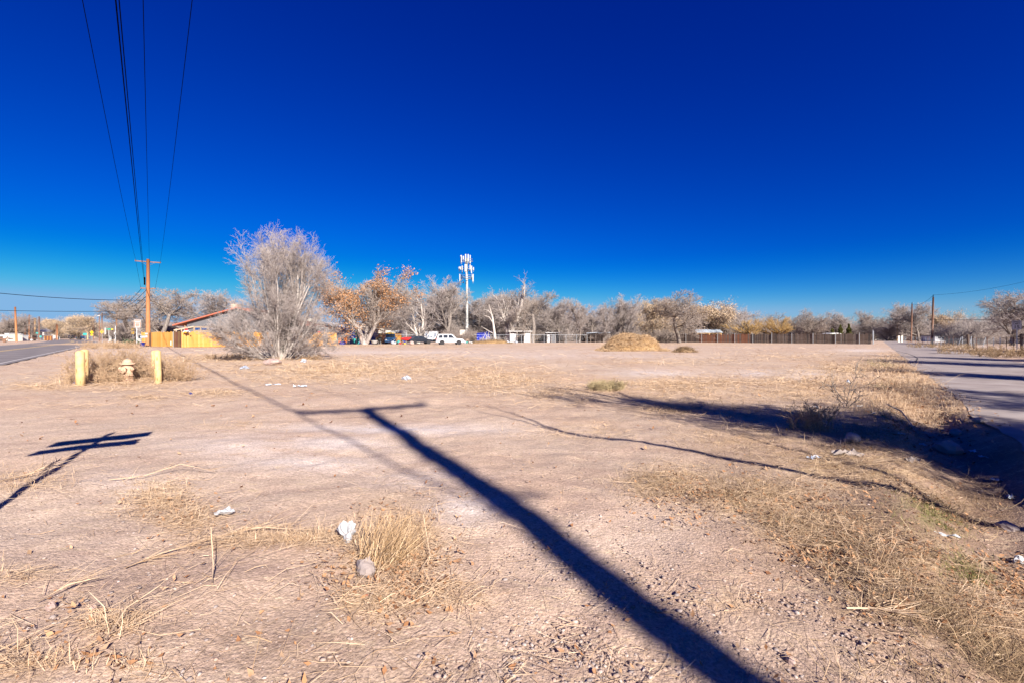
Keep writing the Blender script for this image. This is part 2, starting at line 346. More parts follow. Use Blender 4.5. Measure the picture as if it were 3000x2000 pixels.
# roads (sheets a little above the ground)
def asphalt(name, c1, c2, sc):
    m = mat(name, c1, col2=c2, scale=sc, rough=.9, bump=.5, bscale=70, detail=8, spec=.15); return m
M['asph'] = asphalt('asphalt_worn', (.25, .205, .19), (.34, .29, .27), 1.2)
M['asphl'] = asphalt('asphalt_highway', (.155, .135, .135), (.225, .198, .198), .6)
M['shoulder'] = asphalt('gravel_shoulder', (.36, .28, .25), (.46, .37, .335), 1.5)
M['linew'] = mat('line_white', (.40, .37, .36), col2=(.52, .49, .48), scale=6)
M['liney'] = mat('line_yellow', (.50, .33, .12), col2=(.62, .44, .20), scale=6)
def strip(name, pts, z, mt, parent=None, jag=0., kind=None, nsub=1):
    b_ = MB(); L = len(pts); vs = []
    for i, (a, c_) in enumerate(pts):
        ja = (vnoise(a[0], a[1], .9, 21) - .5 + .6 * (vnoise(a[0], a[1], 3.1, 22) - .5)) * jag; jc = (vnoise(c_[0], c_[1], .9, 31) - .5) * jag
        vs += [(a[0] + ja, a[1], z), (c_[0] + jc, c_[1], z)]
    b_.add(vs, [(2 * i, 2 * i + 1, 2 * i + 3, 2 * i + 2) for i in range(L - 1)])
    o = b_.build(name, mt, parent)
    if kind: tag(o, kind=kind)
    return o
ys = np.concatenate([np.arange(-40, 6, 2.), np.arange(6, 30, .35), np.arange(30, 100, 2.), np.arange(100, 420, 10.)])
rb = lambda y: -.0009 * np.maximum(0, y - 110) ** 2 * .6
rr_ = strip('road', [((RSL * y + 1.95 + rb(y), y), (RSL * y + 8.1 + rb(y), y)) for y in ys], .0, M['asph'], jag=.28, kind='structure')
tag(rr_, 'narrow worn asphalt lane with tree shadows')
cz = MB()                                           # tar crack curving over the lane
cz.add([(x_ + dx, y_, .004) for (u_, v_) in ((2625,1027),(2655,1034),(2678,1042),(2688,1049),(2684,1056),(2672,1062)) for (x_, y_) in (G(u_, v_),) for dx in (-.05, .05)],
       [(2 * i, 2 * i + 1, 2 * i + 3, 2 * i + 2) for i in range(5)])
cz.build('tar_seam', mat('tar', (.05, .045, .045)), rr_)
yl = np.concatenate([np.arange(-30, 100, 3.), np.arange(100, 420, 8.)])
lb = lambda y: -.0016 * np.maximum(0, y - 85.) ** 2
rl_ = strip('road.001', [((-.84 * y - 20.6 + lb(y), y), (-.84 * y - 6.6 + lb(y), y)) for y in yl], .0, M['asphl'], kind='structure'); tag(rl_, 'two lane highway curving away at the left')
for nm, c0, wd, mt in (('edge_line', -7.15, .15, 'linew'), ('edge_line', -19.7, .15, 'linew'), ('centre_line', -12.7, .2, 'liney'), ('centre_line', -13.2, .2, 'liney')):
    strip(nm, [((-.84 * y + c0 - wd / 2 + lb(y), y), (-.84 * y + c0 + wd / 2 + lb(y), y)) for y in yl], .004, M[mt], rl_)
# far hills
hb = MB(); nh = 90; vs = []
for i in range(nh + 1):
    a = -1.25 + 2.5 * i / nh; x0, y0 = 5200 * math.sin(a), 5200 * math.cos(a)
    hgt = 40 + 95 * float(vnoise(i, 3, .13, 4)) + 30 * float(vnoise(i, 9, .5, 6))
    vs += [(x0 * .86, y0 * .86, -3), (x0, y0, hgt), (x0 * 1.15, y0 * 1.15, -3)]
hb.add(vs, [(3 * i + k, 3 * i + 3 + k, 3 * i + 4 + k, 3 * i + 1 + k) for i in range(nh) for k in (0, 1)])
tag(hb.build('hills', mat('hill_scrub', (.16, .14, .15), col2=(.22, .19, .19), scale=.004), smooth=True), 'low far hills behind the trees', kind='structure')

# ------------------------------------------------------------------ trees
def nrm(a): return a / np.maximum(1e-9, np.linalg.norm(a, axis=1, keepdims=True))
def grow(seed, P, D, L, R, levels):
    """level-by-level growth; returns list (per level) of segment arrays p0,p1,r0,r1 and the twig tips"""
    g = np.random.default_rng(seed); P, D, L, R = (np.array(a, float) for a in (P, D, L, R)); D = nrm(D); outl = []; tips = None
    for li, lv in enumerate(levels):
        n_ = lv['n']; cp, cdn = P, D; cP, cD, cL, cR = [], [], [], []; seg = []
        tp = lv.get('taper', .3)
        for i in range(n_):
            cdn = nrm(cdn + g.normal(0, lv['jit'], cdn.shape) + np.array([0, 0, lv.get('up', 0.)]))
            q = cp + cdn * (L / n_)[:, None]
            r0 = R * (1 - (1 - tp) * i / n_); r1 = R * (1 - (1 - tp) * (i + 1) / n_)
            seg.append((cp, q, r0, r1))
            if li + 1 < len(levels) and (i + 1) / n_ > lv.get('start', 0):
                k = lv['kids']
                cnt = int(k) + (1 if g.random() < k - int(k) else 0)
                if i == n_ - 1: cnt += lv.get('end', 1)
                for _ in range(cnt):
                    t = g.random(len(cp))[:, None]; pp = cp * (1 - t) + q * t
                    if i == n_ - 1: pp = cp * .3 + q * .7
                    rv = nrm(np.cross(cdn, g.normal(0, 1, cdn.shape)))
                    an = np.radians(g.uniform(lv['ang'][0], lv['ang'][1], len(cp)))[:, None]
                    dd = cdn * np.cos(an) + rv * np.sin(an)
                    cP.append(pp); cD.append(dd); cL.append(L * lv['lr'] * g.uniform(.65, 1.25, len(cp)) * (1 - .35 * i / n_)); cR.append(r1 * lv.get('rr', .65) * g.uniform(.7, 1.1, len(cp)))
            cp = q
        outl.append(tuple(np.concatenate([s_[k] for s_ in seg]) for k in range(4)))
        tips = (cp, cdn)
        if li + 1 < len(levels): P, D, L, R = np.concatenate(cP), np.concatenate(cD), np.concatenate(cL), np.concatenate(cR)
    return outl, tips
def seg_verts(segs, n_, rmin):
    p0 = np.concatenate([s_[0] for s_ in segs]); p1 = np.concatenate([s_[1] for s_ in segs])
    r0 = np.maximum(rmin, np.concatenate([s_[2] for s_ in segs])); r1 = np.maximum(rmin * .7, np.concatenate([s_[3] for s_ in segs]))
    d = nrm(p1 - p0); ref = np.where(np.abs(d[:, 2:3]) < .8, np.array([[0, 0, 1.]]), np.array([[1., 0, 0]]))
    a = nrm(np.cross(d, ref)); b_ = np.cross(d, a); V_ = np.empty((len(p0), 2 * n_, 3))
    for k in range(n_):
        t = 2 * math.pi * k / n_; o_ = a * math.cos(t) + b_ * math.sin(t)
        V_[:, k] = p0 + o_ * r0[:, None]; V_[:, n_ + k] = p1 + d * (r1 * .3)[:, None] + o_ * r1[:, None]
    return V_, [(k, (k + 1) % n_, n_ + (k + 1) % n_, n_ + k) for k in range(n_)]
def spikes(segs, rmin):
    p0, p1, r0 = segs[0], segs[1], np.maximum(rmin * .8, segs[2]); d = nrm(p1 - p0); ref = np.where(np.abs(d[:, 2:3]) < .8, np.array([[0, 0, 1.]]), np.array([[1., 0, 0]]))
    a = nrm(np.cross(d, ref)); b_ = np.cross(d, a); V_ = np.empty((len(p0), 4, 3)); V_[:, 3] = p1
    for k in range(3): V_[:, k] = p0 + (a * math.cos(2.0944 * k) + b_ * math.sin(2.0944 * k)) * r0[:, None]
    return V_, [(0, 1, 3), (1, 2, 3), (2, 0, 3)]
def leaf_quads(c, size, g, flat=0.):
    N = len(c); a = nrm(g.normal(0, 1, (N, 3))); b_ = nrm(np.cross(a, g.normal(0, 1, (N, 3)))); s_ = (size * g.uniform(.6, 1.4, N))[:, None]
    return np.stack([c - a * s_, c + b_ * s_ * .6, c + a * s_, c - b_ * s_ * .6], 1)
PROTO = {}
def make_tree(key, seed, stems, levels, rmin, bark, twig, nleaf=0, leafmat=None, leafsize=.1, leafspread=.3, ntrunk=3, norm=10., leafsel=None):
    g = np.random.default_rng(seed + 99); outl, tips = grow(seed, *stems, levels)
    top = max(s_[1][:, 2].max() for s_ in outl); k = norm / top
    tr = [tuple(x * k for x in s_) for s_ in outl[:ntrunk]]; tw = [tuple(x * k for x in s_) for s_ in outl[ntrunk:]]
    root = link('tree', None); V_, f_ = seg_verts(tr, 6, rmin * 1.5); npmesh('trunk', V_, 12, f_, M[bark], root, True)
    V_, f_ = seg_verts(tw[:-1], 3, rmin); npmesh('crown', V_, 6, f_, M[twig], root)
    V_, f_ = spikes(tw[-1], rmin); npmesh('twigs', V_, 4, f_, M[twig], root)
    if nleaf:
        c_ = tips[0] * k
        if leafsel is not None: c_ = c_[leafsel(c_)]
        c_ = c_[g.integers(0, len(c_), nleaf)] + g.normal(0, leafspread, (nleaf, 3))
        npmesh('foliage', leaf_quads(c_, leafsize, g), 4, [(0, 1, 2, 3)], M[leafmat], root)
    PROTO[key] = root; root['used'] = 0; return root
def put_tree(key, name, label, u, Y, topv, sx=1., rz=0., cat='tree', group=None, v0=None, x=None):
    p = PROTO[key]; h = Z(topv, Y) * (1.07 if x is None and key not in ('oc', 'will') else 1.); sc = (h / 10. * sx, h / 10. * sx, h / 10.); xx = X(u, Y) if x is None else x
    if not p['used']:
        t = p; t['used'] = 1; t.location = (xx, Y, -.05); t.scale = sc; t.rotation_euler = (0, 0, rz); tag(t, label, cat, group)
    else: t = dup(p, label, (xx, Y, -.05), rz, sc, group); t['category'] = cat
    if not group and 'group' in t: del t['group']
    t.name = name; return t
def lv(n, jit, up, kids, ang, lr, start=.2, rr=.62, taper=.4, end=1): return dict(n=n, jit=jit, up=up, kids=kids, ang=ang, lr=lr, start=start, rr=rr, taper=taper, end=end)
one = lambda L=3., R=.3, lean=(0, 0): ([(0, 0, 0)], [(lean[0], lean[1], 1)], [L], [R])
ELM = [lv(4, .10, .02, 1.6, (25, 55), 1.15, .4, .6, .6, 3), lv(5, .14, .05, 1.6, (25, 50), .62, .15), lv(4, .18, .05, 2.0, (25, 55), .62, .1), lv(3, .22, .03, 1.9, (25, 60), .62, .0), lv(2, .25, .02, .55, (20, 60), .7, .0), lv(1, .2, 0., 0, (0, 1), 1)]
COT = [lv(4, .08, .05, 1.2, (15, 35), 1.25, .4, .7, .65, 3), lv(6, .10, .08, 1.4, (20, 45), .52, .15), lv(4, .18, .06, 2.0, (25, 55), .6, .1), lv(3, .22, .03, 1.9, (25, 60), .62, .0), lv(2, .25, .02, .55, (20, 60), .7, .0), lv(1, .2, 0., 0, (0, 1), 1)]
ROUND = [lv(3, .08, 0, 2.5, (25, 60), 1.15, .3, .6, .6, 4), lv(4, .14, .03, 2.0, (25, 55), .62, .1), lv(4, .2, .03, 2.0, (25, 60), .6, .0), lv(3, .22, .02, 2.0, (25, 60), .62, .0), lv(2, .25, .02, .5, (20, 60), .7, .0), lv(1, .2, 0., 0, (0, 1), 1)]
WILL = [lv(2, .08, 0, 2, (15, 50), 1.5, .2, .6, .7, 4), lv(4, .10, .06, 2.4, (12, 35), .6, .1), lv(4, .10, .07, 3, (10, 30), .6, .0), lv(2, .10, .04, 3, (10, 30), .6, .0, .6), lv(1, .12, .02, 0, (0, 1), 1)]
def stems(n, seed, spread, L, R, rad=.3, up=1., l0=.75):
    g = np.random.default_rng(seed); a = g.uniform(0, 6.283, n); t = spread * np.sqrt(g.random(n))
    return (np.stack([rad * t * np.cos(a), rad * t * np.sin(a), np.zeros(n)], 1), np.stack([t * np.cos(a), t * np.sin(a), np.full(n, up)], 1), L * g.uniform(l0, 1.1, n) / (1 + .15 * t), np.full(n, R) * g.uniform(.6, 1.2, n))
SHR = [lv(4, .10, .03, 1.5, (20, 50), .55, .1), lv(3, .18, .02, 2.2, (25, 60), .58, .0), lv(3, .22, .0, 1.3, (25, 60), .6, .0), lv(1, .25, 0., 0, (0, 1), 1)]
RM = .014
make_tree('elm1', 11, one(3, .18), ELM, RM, 'barkd', 'twig'); make_tree('elm2', 12, one(3, .19, (.12, 0)), ELM, RM, 'barkd', 'twigb'); make_tree('elm3', 13, one(2.4, .17, (-.1, .1)), ELM, RM, 'barkd', 'twig')
make_tree('cot1', 21, one(3, .2), COT, RM, 'barkd', 'twig'); make_tree('cot2', 22, one(3.6, .2, (.05, 0)), COT, RM, 'barkd', 'twig')
make_tree('white', 23, stems(3, 5, .35, 5, .24), COT[1:], RM, 'barkw', 'twig', ntrunk=2)
make_tree('vtree', 24, ([(0, 0, 0), (.2, 0, 0)], [(-.22, 0, 1), (.18, .05, 1)], [5, 5.2], [.2, .18]), COT[1:], RM, 'barkw', 'twig', ntrunk=2)
make_tree('rnd1', 31, one(2.2, .2), ROUND, RM, 'barkd', 'twig'); make_tree('rnd2', 32, one(2.4, .25, (.1, .1)), ROUND, RM, 'barkd', 'twigb')
make_tree('will', 41, one(1.4, .3), WILL, RM, 'barkd', 'twigy', ntrunk=2)
make_tree('tan1', 51, one(2.8, .3), ROUND, RM, 'barkd', 'twigb', 24000, 'leaft', .09, .32); make_tree('tan2', 52, one(2.4, .3, (.1, 0)), ELM, RM, 'barkd', 'twigb', 19000, 'leaft', .09, .28)
make_tree('shr1', 61, stems(26, 61, 1.2, 3, .08), SHR, RM * 1.1, 'bark', 'twig', ntrunk=1); make_tree('shr2', 62, stems(30, 62, 1.5, 3, .07), SHR, RM * 1.1, 'barkd', 'twigb', ntrunk=1)

# the big many-stemmed tree in the middle of the lot
bx, by, bz = GP(822, 1052)
g1 = stems(30, 70, .50, 5.2, .085, .9, 1., .92); g2 = stems(46, 71, 2.6, 3.5, .035, .4)
BIG = tuple(np.concatenate([a, b_]) for a, b_ in zip(g1, g2))
BL = [lv(7, .07, .04, 1.15, (14, 34), .42, .22, .55, .35, 4), lv(4, .12, .03, 1.6, (18, 42), .55, .0, .62, .4, 2), lv(3, .16, .01, 1.5, (20, 50), .6, .0), lv(2, .2, 0, .8, (20, 55), .65, 0), lv(1, .2, -.02, 0, (0, 1), 1)]
M['barkl'] = mat('light_grey_bark', (.30, .26, .235), col2=(.52, .47, .43), scale=6, stretch=(1, 1, .25))
make_tree('big', 70, BIG, BL, .0058, 'barkl', 'twig', ntrunk=1, norm=9.0)
t = PROTO['big']; t.name = 'bare_tree'; t['used'] = 1; t.location = (bx, by, bz - .05); t.scale = (.97, .95, 1.0)
tag(t, 'big bare grey tree with many stems fanning from one base, standing alone in the lot', 'tree')
# cottonwood that keeps its orange leaves: two forked trunks
OC = ([(0, 0, 0), (.15, 0, 0), (0, .2, 0)], [(-.26, 0, 1), (.55, 0, 1), (.05, .2, 1)], [5.2, 5.8, 5.4], [.36, .26, .26])
make_tree('oc', 83, OC, [lv(6, .09, .03, 1.5, (25, 55), .72, .3, .55, .45, 3), lv(5, .16, .03, 1.7, (25, 60), .58, .1), lv(4, .2, .02, 1.9, (25, 60), .6, .0), lv(3, .22, .02, 1.8, (25, 60), .62, 0), lv(1, .25, 0., 0, (0, 1), 1)], .016, 'bark', 'twigb', 15000, 'leafo', .095, .24, ntrunk=1,
          leafsel=lambda c_: vnoise(c_[:, 0] + 3 + .5 * c_[:, 1], c_[:, 2], .55, 17) + .10 * (c_[:, 0] < .8) * (c_[:, 2] < 6.5) > .42)
put_tree('oc', 'cottonwood', 'forked cottonwood still holding orange dry leaves, in front of the blue shed', 1068, 80, 770, 1.0)

TR = 'bare trees in the tree line'
rows = [  # key, label, u, Y, topv, sx, rz
 ('vtree','bare tree whose two pale trunks form a V, beside the dark hatchback',1224,88,838,1.0,0),
 ('cot1','tall bare tree with several trunks behind the white estate car',1312,112,812,1.05,.4),
 ('white','tallest bare tree with white upright trunks, right of the blue tarp shelter',1492,108,806,1.0,0),
 ('elm2','dark bare tree with limbs reaching right, beside the white roofed shed',1560,106,848,1.25,.3),
 ('elm1','bare tree with pale limbs between the white roofed shed and the lean-to',1640,112,876,1.1,1.),
 ('cot2','slim dark bare tree standing right of the lean-to shed',1697,100,878,1.0,2.),
 ('elm3','low bare tree by the blue metal canopy',1765,108,895,1.2,.5),
 ('cot1','bare tree with a fan of dark branches just left of the straw heap top',1835,110,866,1.15,2.2),
 ('tan1','tree with pale tan leaves behind the straw heap',1908,112,876,.95,0),
 ('elm2','broad bare tree with dark trunk at the start of the dark fence',1990,98,862,1.25,2.6),
 ('tan2','tan leaved tree behind the wooden carport',2068,124,878,1.35,1.),
 ('rnd1','tall rounded grey tree right of the carport, without leaves',2162,135,886,1.15,0),
 ('will','round willow with yellow tips behind the dark fence, left one of a pair',2200,112,926,2.1,0),
 ('will','round willow with yellow tips behind the dark fence, right one of a pair',2285,114,922,2.2,1.4),
 ('rnd2','wide grey leafless tree behind the fence, right of the yellow willows',2385,140,903,1.15,.7),
 ('rnd1','grey leafless tree rising over the three dark evergreens',2440,150,912,1.2,2.),
 ('rnd1','pale round tree alone at the end of the lane',2540,160,908,.9,1.1),
 ('elm3','bare tree behind the thin tan pole beside the lane',2640,138,893,1.05,2.),
 ('elm1','dark limbed bare tree between the two tall brown poles',2692,128,885,1.15,.2),
 ('tan2','brown leaved tree behind the tallest pole by the lane',2762,140,908,1.05,0),
 ('tan1','wide brown leaved tree over the long low shed',2815,150,935,1.2,2.),
 ('elm1','leaning bare tree behind the speed limit sign',2965,72,848,1.35,2.9),
 ('tan2','tree with clotted tan leaves above the speed limit sign',2945,95,888,1.0,2.2),
 ('elm1','bare tree behind the balloons and fence, left of the big grey tree',640,100,850,1.2,.8),
 ('elm2','leaning bare tree behind the near power pole',468,84,842,1.25,.3),
 ('elm2','bare tree spreading low left of the near power pole',395,98,876,1.5,3.4),
 ('tan1','large tan leaved oak-like tree beside the highway curve, nearest',232,170,922,1.25,0),
 ('tan2','tan leaved tree left of the largest tan one by the highway',168,190,925,1.2,1.),
 ('rnd2','olive grey bare tree at the left edge of the picture',22,140,912,1.2,0),
 ('elm1','bare tree behind the cream house by the highway',92,220,926,1.3,0),
 ('cot2','bare tree between the V trunk tree and the white estate car',1262,120,868,1.1,1.5),
 ('elm3','bare tree just right of the antenna mast',1395,122,868,1.2,1.),
 ('elm1','bare tree behind the blue tarp shelter',1440,128,858,1.15,3.),
 ('rnd1','round bare tree at the right end of the orange leaved cottonwood',1150,125,880,1.1,.4),
]
for k_, lab, u, Y, tv, sx, rz in rows: put_tree(k_, 'tan_tree' if 'tan' in k_ else ('willow_tree' if k_ == 'will' else 'bare_tree'), lab, u, Y, tv, sx, rz)
LM = [(0, 'left edge sheds'), (90, 'cream house'), (170, 'white board gate'), (250, 'teal sign'), (330, 'shop sign'), (420, 'white block building'), (560, 'red roofed house'), (700, 'grey gabled house'), (1130, 'white low building'), (1185, 'red kayak'), (1225, 'V trunk tree'), (1262, 'graffiti trailer'), (1318, 'white estate car'), (1368, 'antenna mast'),
      (1418, 'blue tarp shelter'), (1470, 'dead snag'), (1525, 'white roofed shed'), (1580, 'gap right of the white roofed shed'), (1622, 'lean-to shed'), (1680, 'gap left of the metal canopy'), (1750, 'metal canopy'), (1845, 'straw heap'), (1935, 'right flank of the straw heap'), (2005, 'low brown stalk heap'), (2070, 'wooden carport'), (2130, 'brown part of the picket fence'), (2205, 'left yellow willow'), (2290, 'right yellow willow'), (2370, 'grey picket stretch'), (2460, 'three evergreens'), (2530, 'pipe gate'),
      (2590, 'lane end'), (2645, 'red brick house'), (2690, 'dark red pole'), (2735, 'tallest lane pole'), (2765, 'long grey block shed'), (2800, 'dark low shed'), (2845, 'twin dark posts'), (2900, 'thin rusty stakes'), (2965, 'speed limit sign'), (3060, 'right picture edge')]
def landmark(u): return min(LM, key=lambda a: abs(a[0] - u))[1]
SKY_ = [(1100, 885), (1180, 850), (1240, 842), (1310, 818), (1370, 862), (1420, 872), (1450, 862), (1490, 835), (1530, 848), (1580, 852), (1620, 872), (1660, 886), (1700, 882), (1760, 896), (1800, 882), (1840, 870), (1900, 875), (2000, 868), (2060, 884), (2110, 890), (2160, 893), (2200, 925), (2600, 935)]
g_ = np.random.default_rng(12)
for i, u in enumerate(np.arange(1118, 2150, 62)):
    u = u + g_.uniform(-8, 8); tv = float(np.interp(u, *zip(*SKY_))) + g_.uniform(6, 24); Y = g_.uniform(122, 145)
    put_tree(('elm1', 'cot1', 'rnd1', 'elm3', 'cot2', 'elm2')[i % 6], 'bare_tree', 'leafless rear row tree behind the ' + landmark(u), u, Y, tv, 1.25, g_.uniform(0, 6.28), 'tree', 'leafless trees of the rear row behind the ' + landmark(u))
# broken pale snag
sn = thing('dead_snag', 'broken pale dead trunk with a few stubs, left of the tallest white tree', 'tree', (X(1452, 100), 100, 0))
MB().tube([(0, 0, 0), (-.3, 0, 2.5), (-.7, .1, 5.5), (-1.5, .1, 8.4)], [.34, .28, .2, .1], 8).build('trunk', M['barkw'], sn, True)
for a in ([(-.5, 0, 4.2), (-1.4, 0, 5.6), (-2.8, .1, 6.1)], [(-.2, 0, 1.8), (-1.6, .2, 2.6), (-3.2, .2, 3.6)], [(-.9, 0, 6.2), (-1.6, .2, 7.0), (-2.6, .2, 7.3)]):
    MB().tube(a, [.13, .09, .03], 6).build('limb', M['barkw'], sn, True)
# thickets
gT = np.random.default_rng(5)
TH = []
for u in np.arange(1120, 2160, 32): TH.append((u + gT.uniform(-14, 14), gT.uniform(122, 160), gT.uniform(892, 938), 'shr1' if gT.random() < .85 else 'cot2', 'behind the sheds and the mast'))
for u in np.arange(1350, 2000, 45): TH.append((u + gT.uniform(-14, 14), gT.uniform(106, 116), gT.uniform(950, 968), 'shr2' if gT.random() < .5 else 'shr1', 'behind the sheds and the mast'))
for u in np.arange(2120, 2600, 34): TH.append((u + gT.uniform(-14, 14), gT.uniform(150, 185), gT.uniform(912, 942), 'shr1' if gT.random() < .5 else 'rnd2', 'beyond the dark picket fence'))
for u in np.arange(2600, 3080, 26): TH.append((u + gT.uniform(-12, 12), gT.uniform(125, 165), gT.uniform(912, 950), 'shr1' if gT.random() < .6 else 'rnd1', 'across the pasture at the right'))
for u in np.arange(2800, 3060, 34): TH.append((u + gT.uniform(-12, 12), gT.uniform(78, 95), gT.uniform(885, 935), 'shr1', 'across the pasture at the right'))
for u in np.arange(-40, 420, 34): TH.append((u + gT.uniform(-12, 12), gT.uniform(210, 280), gT.uniform(930, 950), 'shr2' if gT.random() < .5 else 'rnd2', 'beyond the highway poles'))
for u in np.arange(420, 720, 50): TH.append((u + gT.uniform(-12, 12), gT.uniform(130, 160), gT.uniform(925, 950), 'shr1', 'beyond the new yellow fence'))
for u, Y, tv, k_, where in TH:
    put_tree(k_, 'thicket_shrub', 'leafless grey shrub in the thicket behind the ' + landmark(u), u, Y, tv, 1.35, gT.uniform(0, 6.28), 'shrub', 'leafless shrubs of the thicket behind the ' + landmark(u))
put_tree('shr2', 'bare_shrub', 'rounded brown leafless shrub behind the far highway power pole', 372, 105, 920, 1.0, .4, 'shrub')
# trees outside the frame whose shade falls into it
for k_, x, y, h, sx, rz, lab in (('tan1', 10.9, -1.9, 8.2, .62, .2, 'tan leaved tree on the ditch bank, nearest to the camera at right'), ('cot2', 8.7, 1.5, 7.4, .75, 1.2, 'slender bare tree on the ditch bank in front of the tan leaved one'), ('tan2', 13.8, -5.2, 9, .8, 2.2, 'tan leaved tree on the ditch bank, a little behind the nearest one'), ('rnd2', 17.5, 0.6, 8.6, .9, 1., 'bare tree on the verge beyond the lane, second from the camera'),
    ('cot1', 24.5, 6.5, 10, .85, 2., 'bare tree on the verge beyond the lane, third from the camera'), ('elm3', 31, 13, 11, .9, 3., 'bare tree on the verge beyond the lane, fourth from the camera'),
    ('cot2', 36.5, 19, 10, .9, 0, 'bare tree on the verge beyond the lane, fifth from the camera'), ('tan1', 54.5, 33, 12, .75, 1., 'tan leaved tree at the pasture fence, right of the speed limit sign')):
    put_tree(k_, 'verge_tree', lab, 0, y, HOR - (h - CAMH) * F / max(y, .1) if y > 0.1 else 0, sx, rz, x=x) if y > .5 else None
    if y <= .5:
        q = dup(PROTO[k_], lab, (x, y, -.05), rz, (h / 10 * sx, h / 10 * sx, h / 10)); q['category'] = 'tree'; q.name = 'verge_tree'
        if 'group' in q: del q['group']
for p in PROTO.values():
    if 'used' in p: del p['used']
for o in bpy.data.objects:
    if 'used' in o: del o['used']
lt = thing('leaning_tree', 'slim crooked bare tree leaning beside the ditch just right of the camera', 'tree', (7.6, 1.6, -.4))
for nm, pts_, rr2 in (('trunk', [(0, 0, 0), (-1.03, -1.55, 3.4), (-2.56, -1.99, 5.4), (-1.84, -3.3, 7.9)], [.085, .065, .045, .015]), ('limb', [(-.9, -1.3, 3.0), (-.3, -1.5, 4.4), (.2, -2.2, 5.8)], [.06, .04, .015]), ('limb', [(-2.5, -2., 5.3), (-3.3, -1.6, 6.4)], [.035, .01])):
    MB().tube(pts_, rr2, 6).build(nm, M['bark'], lt, True)
lt = thing('leaning_tree', 'bare trunk with a forked tip behind the ditch, right of the crooked tree', 'tree', (8.3, 1.9, -.2))
for nm, pts_, rr2 in (('trunk', [(0, 0, 0), (.1, -.3, 3.4), (-.3, -.2, 6.0), (-.6, -.5, 8.2)], [.14, .12, .09, .03]), ('limb', [(-.3, -.2, 6.0), (.4, .6, 7.6)], [.07, .02]), ('limb', [(-.1, -.25, 4.8), (-1.2, .1, 6.4), (-1.6, .3, 7.6)], [.06, .04, .015])):
    MB().tube(pts_, rr2, 6).build(nm, M['bark'], lt, True)
# evergreens
for i, (u, tv) in enumerate(((2438, 962), (2462, 951), (2487, 948))):
    Y = 96; h = Z(tv, Y); g = np.random.default_rng(90 + i); t_ = thing('conifer', ('shortest leftmost', 'middle', 'tallest rightmost')[i] + ' of the three dark evergreens behind the picket fence', 'conifer', (X(u, Y), Y, 0), group='three evergreens')
    MB().tube([(0, 0, 0), (0, 0, h * .9)], [.12, .03], 6).build('trunk', M['barkd'], t_)
    N = 2600; zz = h * (1 - g.random(N) ** .6 * .92); rad = (.95 * (1 - zz / h) + .08) * np.sqrt(g.random(N)) * (1 + .25 * np.sin(zz * 5)); a = g.uniform(0, 6.283, N)
    npmesh('foliage', leaf_quads(np.stack([rad * np.cos(a), rad * np.sin(a), zz], 1), .12, g), 4, [(0, 1, 2, 3)], M['leafg'], t_)
x, y, z = GP(400, 1008); g = np.random.default_rng(95); t_ = thing('green_bush', 'low grey green evergreen bush at the foot of the red and white sign', 'bush', (x, y - 1, 0)); N = 1500
MB().tube([(0, 0, 0), (0, 0, .4)], [.06, .03], 6).build('stem', M['barkd'], t_)
npmesh('foliage', leaf_quads(np.stack([g.normal(0, .55, N), g.normal(0, .4, N), np.abs(g.normal(.25, .25, N))], 1), .1, g), 4, [(0, 1, 2, 3)], M['bushg'], t_)

# ------------------------------------------------------------------ utility poles and wires
def insul(parent, p, s=1.): MB().lathe([(.03 * s, -.12 * s), (.03 * s, 0), (.09 * s, .02 * s), (.06 * s, .08 * s), (.09 * s, .1 * s), (.05 * s, .18 * s)], 8, p).build('insulator', M['grey'], parent, True)
def pole(label, x, y, h, r0, r1, mt, arms=(), group=None, lean=0., cap=True):
    t_ = thing('utility_pole', label, 'utility pole', (x, y, 0), group=group)
    MB().tube([(0, 0, -.3), (lean * .5, 0, h * .5), (lean, 0, h)], [r0, (r0 + r1) / 2, r1], 12).build('pole_shaft', mt, t_, True)
    for (az, aa, al) in arms:
        d = Vector((math.cos(aa), math.sin(aa), 0)); nn = Vector((-math.sin(aa), math.cos(aa), 0)) * .22
        b_ = MB().box((lean + nn.x, nn.y, az), (al, .11, .14), aa); a_ = b_.build('crossarm', M['poled'], t_)
        for s_ in (-.48, 0.06, .48): insul(a_, (lean + nn.x + d.x * al * s_, nn.y + d.y * al * s_, az + .12), .6)
        for s_ in (-1, 1): MB().tube([(lean + nn.x + d.x * s_ * al * .3, nn.y + d.y * s_ * al * .3, az - .06), (lean + nn.x * .8, nn.y * .8, az - .55)], .022, 5).build('arm_brace', M['grey'], t_)
    return t_
ARM = math.atan2(.62, .785)
PX, PY = X(434, 66.7), 66.7; PH = Z(760, PY)
pA = pole('tall orange brown power pole standing at the new yellow fence', PX, PY, PH, .30, .20, M['pole'], ((PH - .35, ARM, 3.0), (Z(845, PY), ARM, 1.75)))
MB().box((-.02, -.27, Z(978, PY)), (.36, .05, .22)).build('number_plate', M['white'], pA)
MB().box((.02, -.30, Z(986, PY)), (.22, .12, .3)).build('meter_box', M['lgrey'], pA)
MB().box((-.1, -.06, Z(992, PY)), (.8, .03, .02)).build('bracket', M['steel'], pA)
for v_ in (872, 902): MB().tube([(-.1, 0, Z(v_, PY)), (-.55, -.15, Z(v_, PY))], .03, 5).build('step_bolt', M['wire'], pA)
for q_ in (0., .28, .56): MB().lathe([(.02, -.05), (.1, 0), (.1, .3), (.04, .4)], 8, (-.42, -.1, Z(835, PY) + q_ * 1.3)).build('cable_splice', M['wire'], pA)
NH = 13.4; L_ = NH / math.tan(SUN_EL); tipx, tipy = G(1072, 1194); NX, NY = tipx + .482 * L_, tipy - .876 * L_
pB = pole('power pole behind the camera whose long shadow with crossarm falls across the dirt', NX, NY, NH, .22, .15, M['pole'], ((NH - .2, math.atan2(.51, .86), 2.6),))
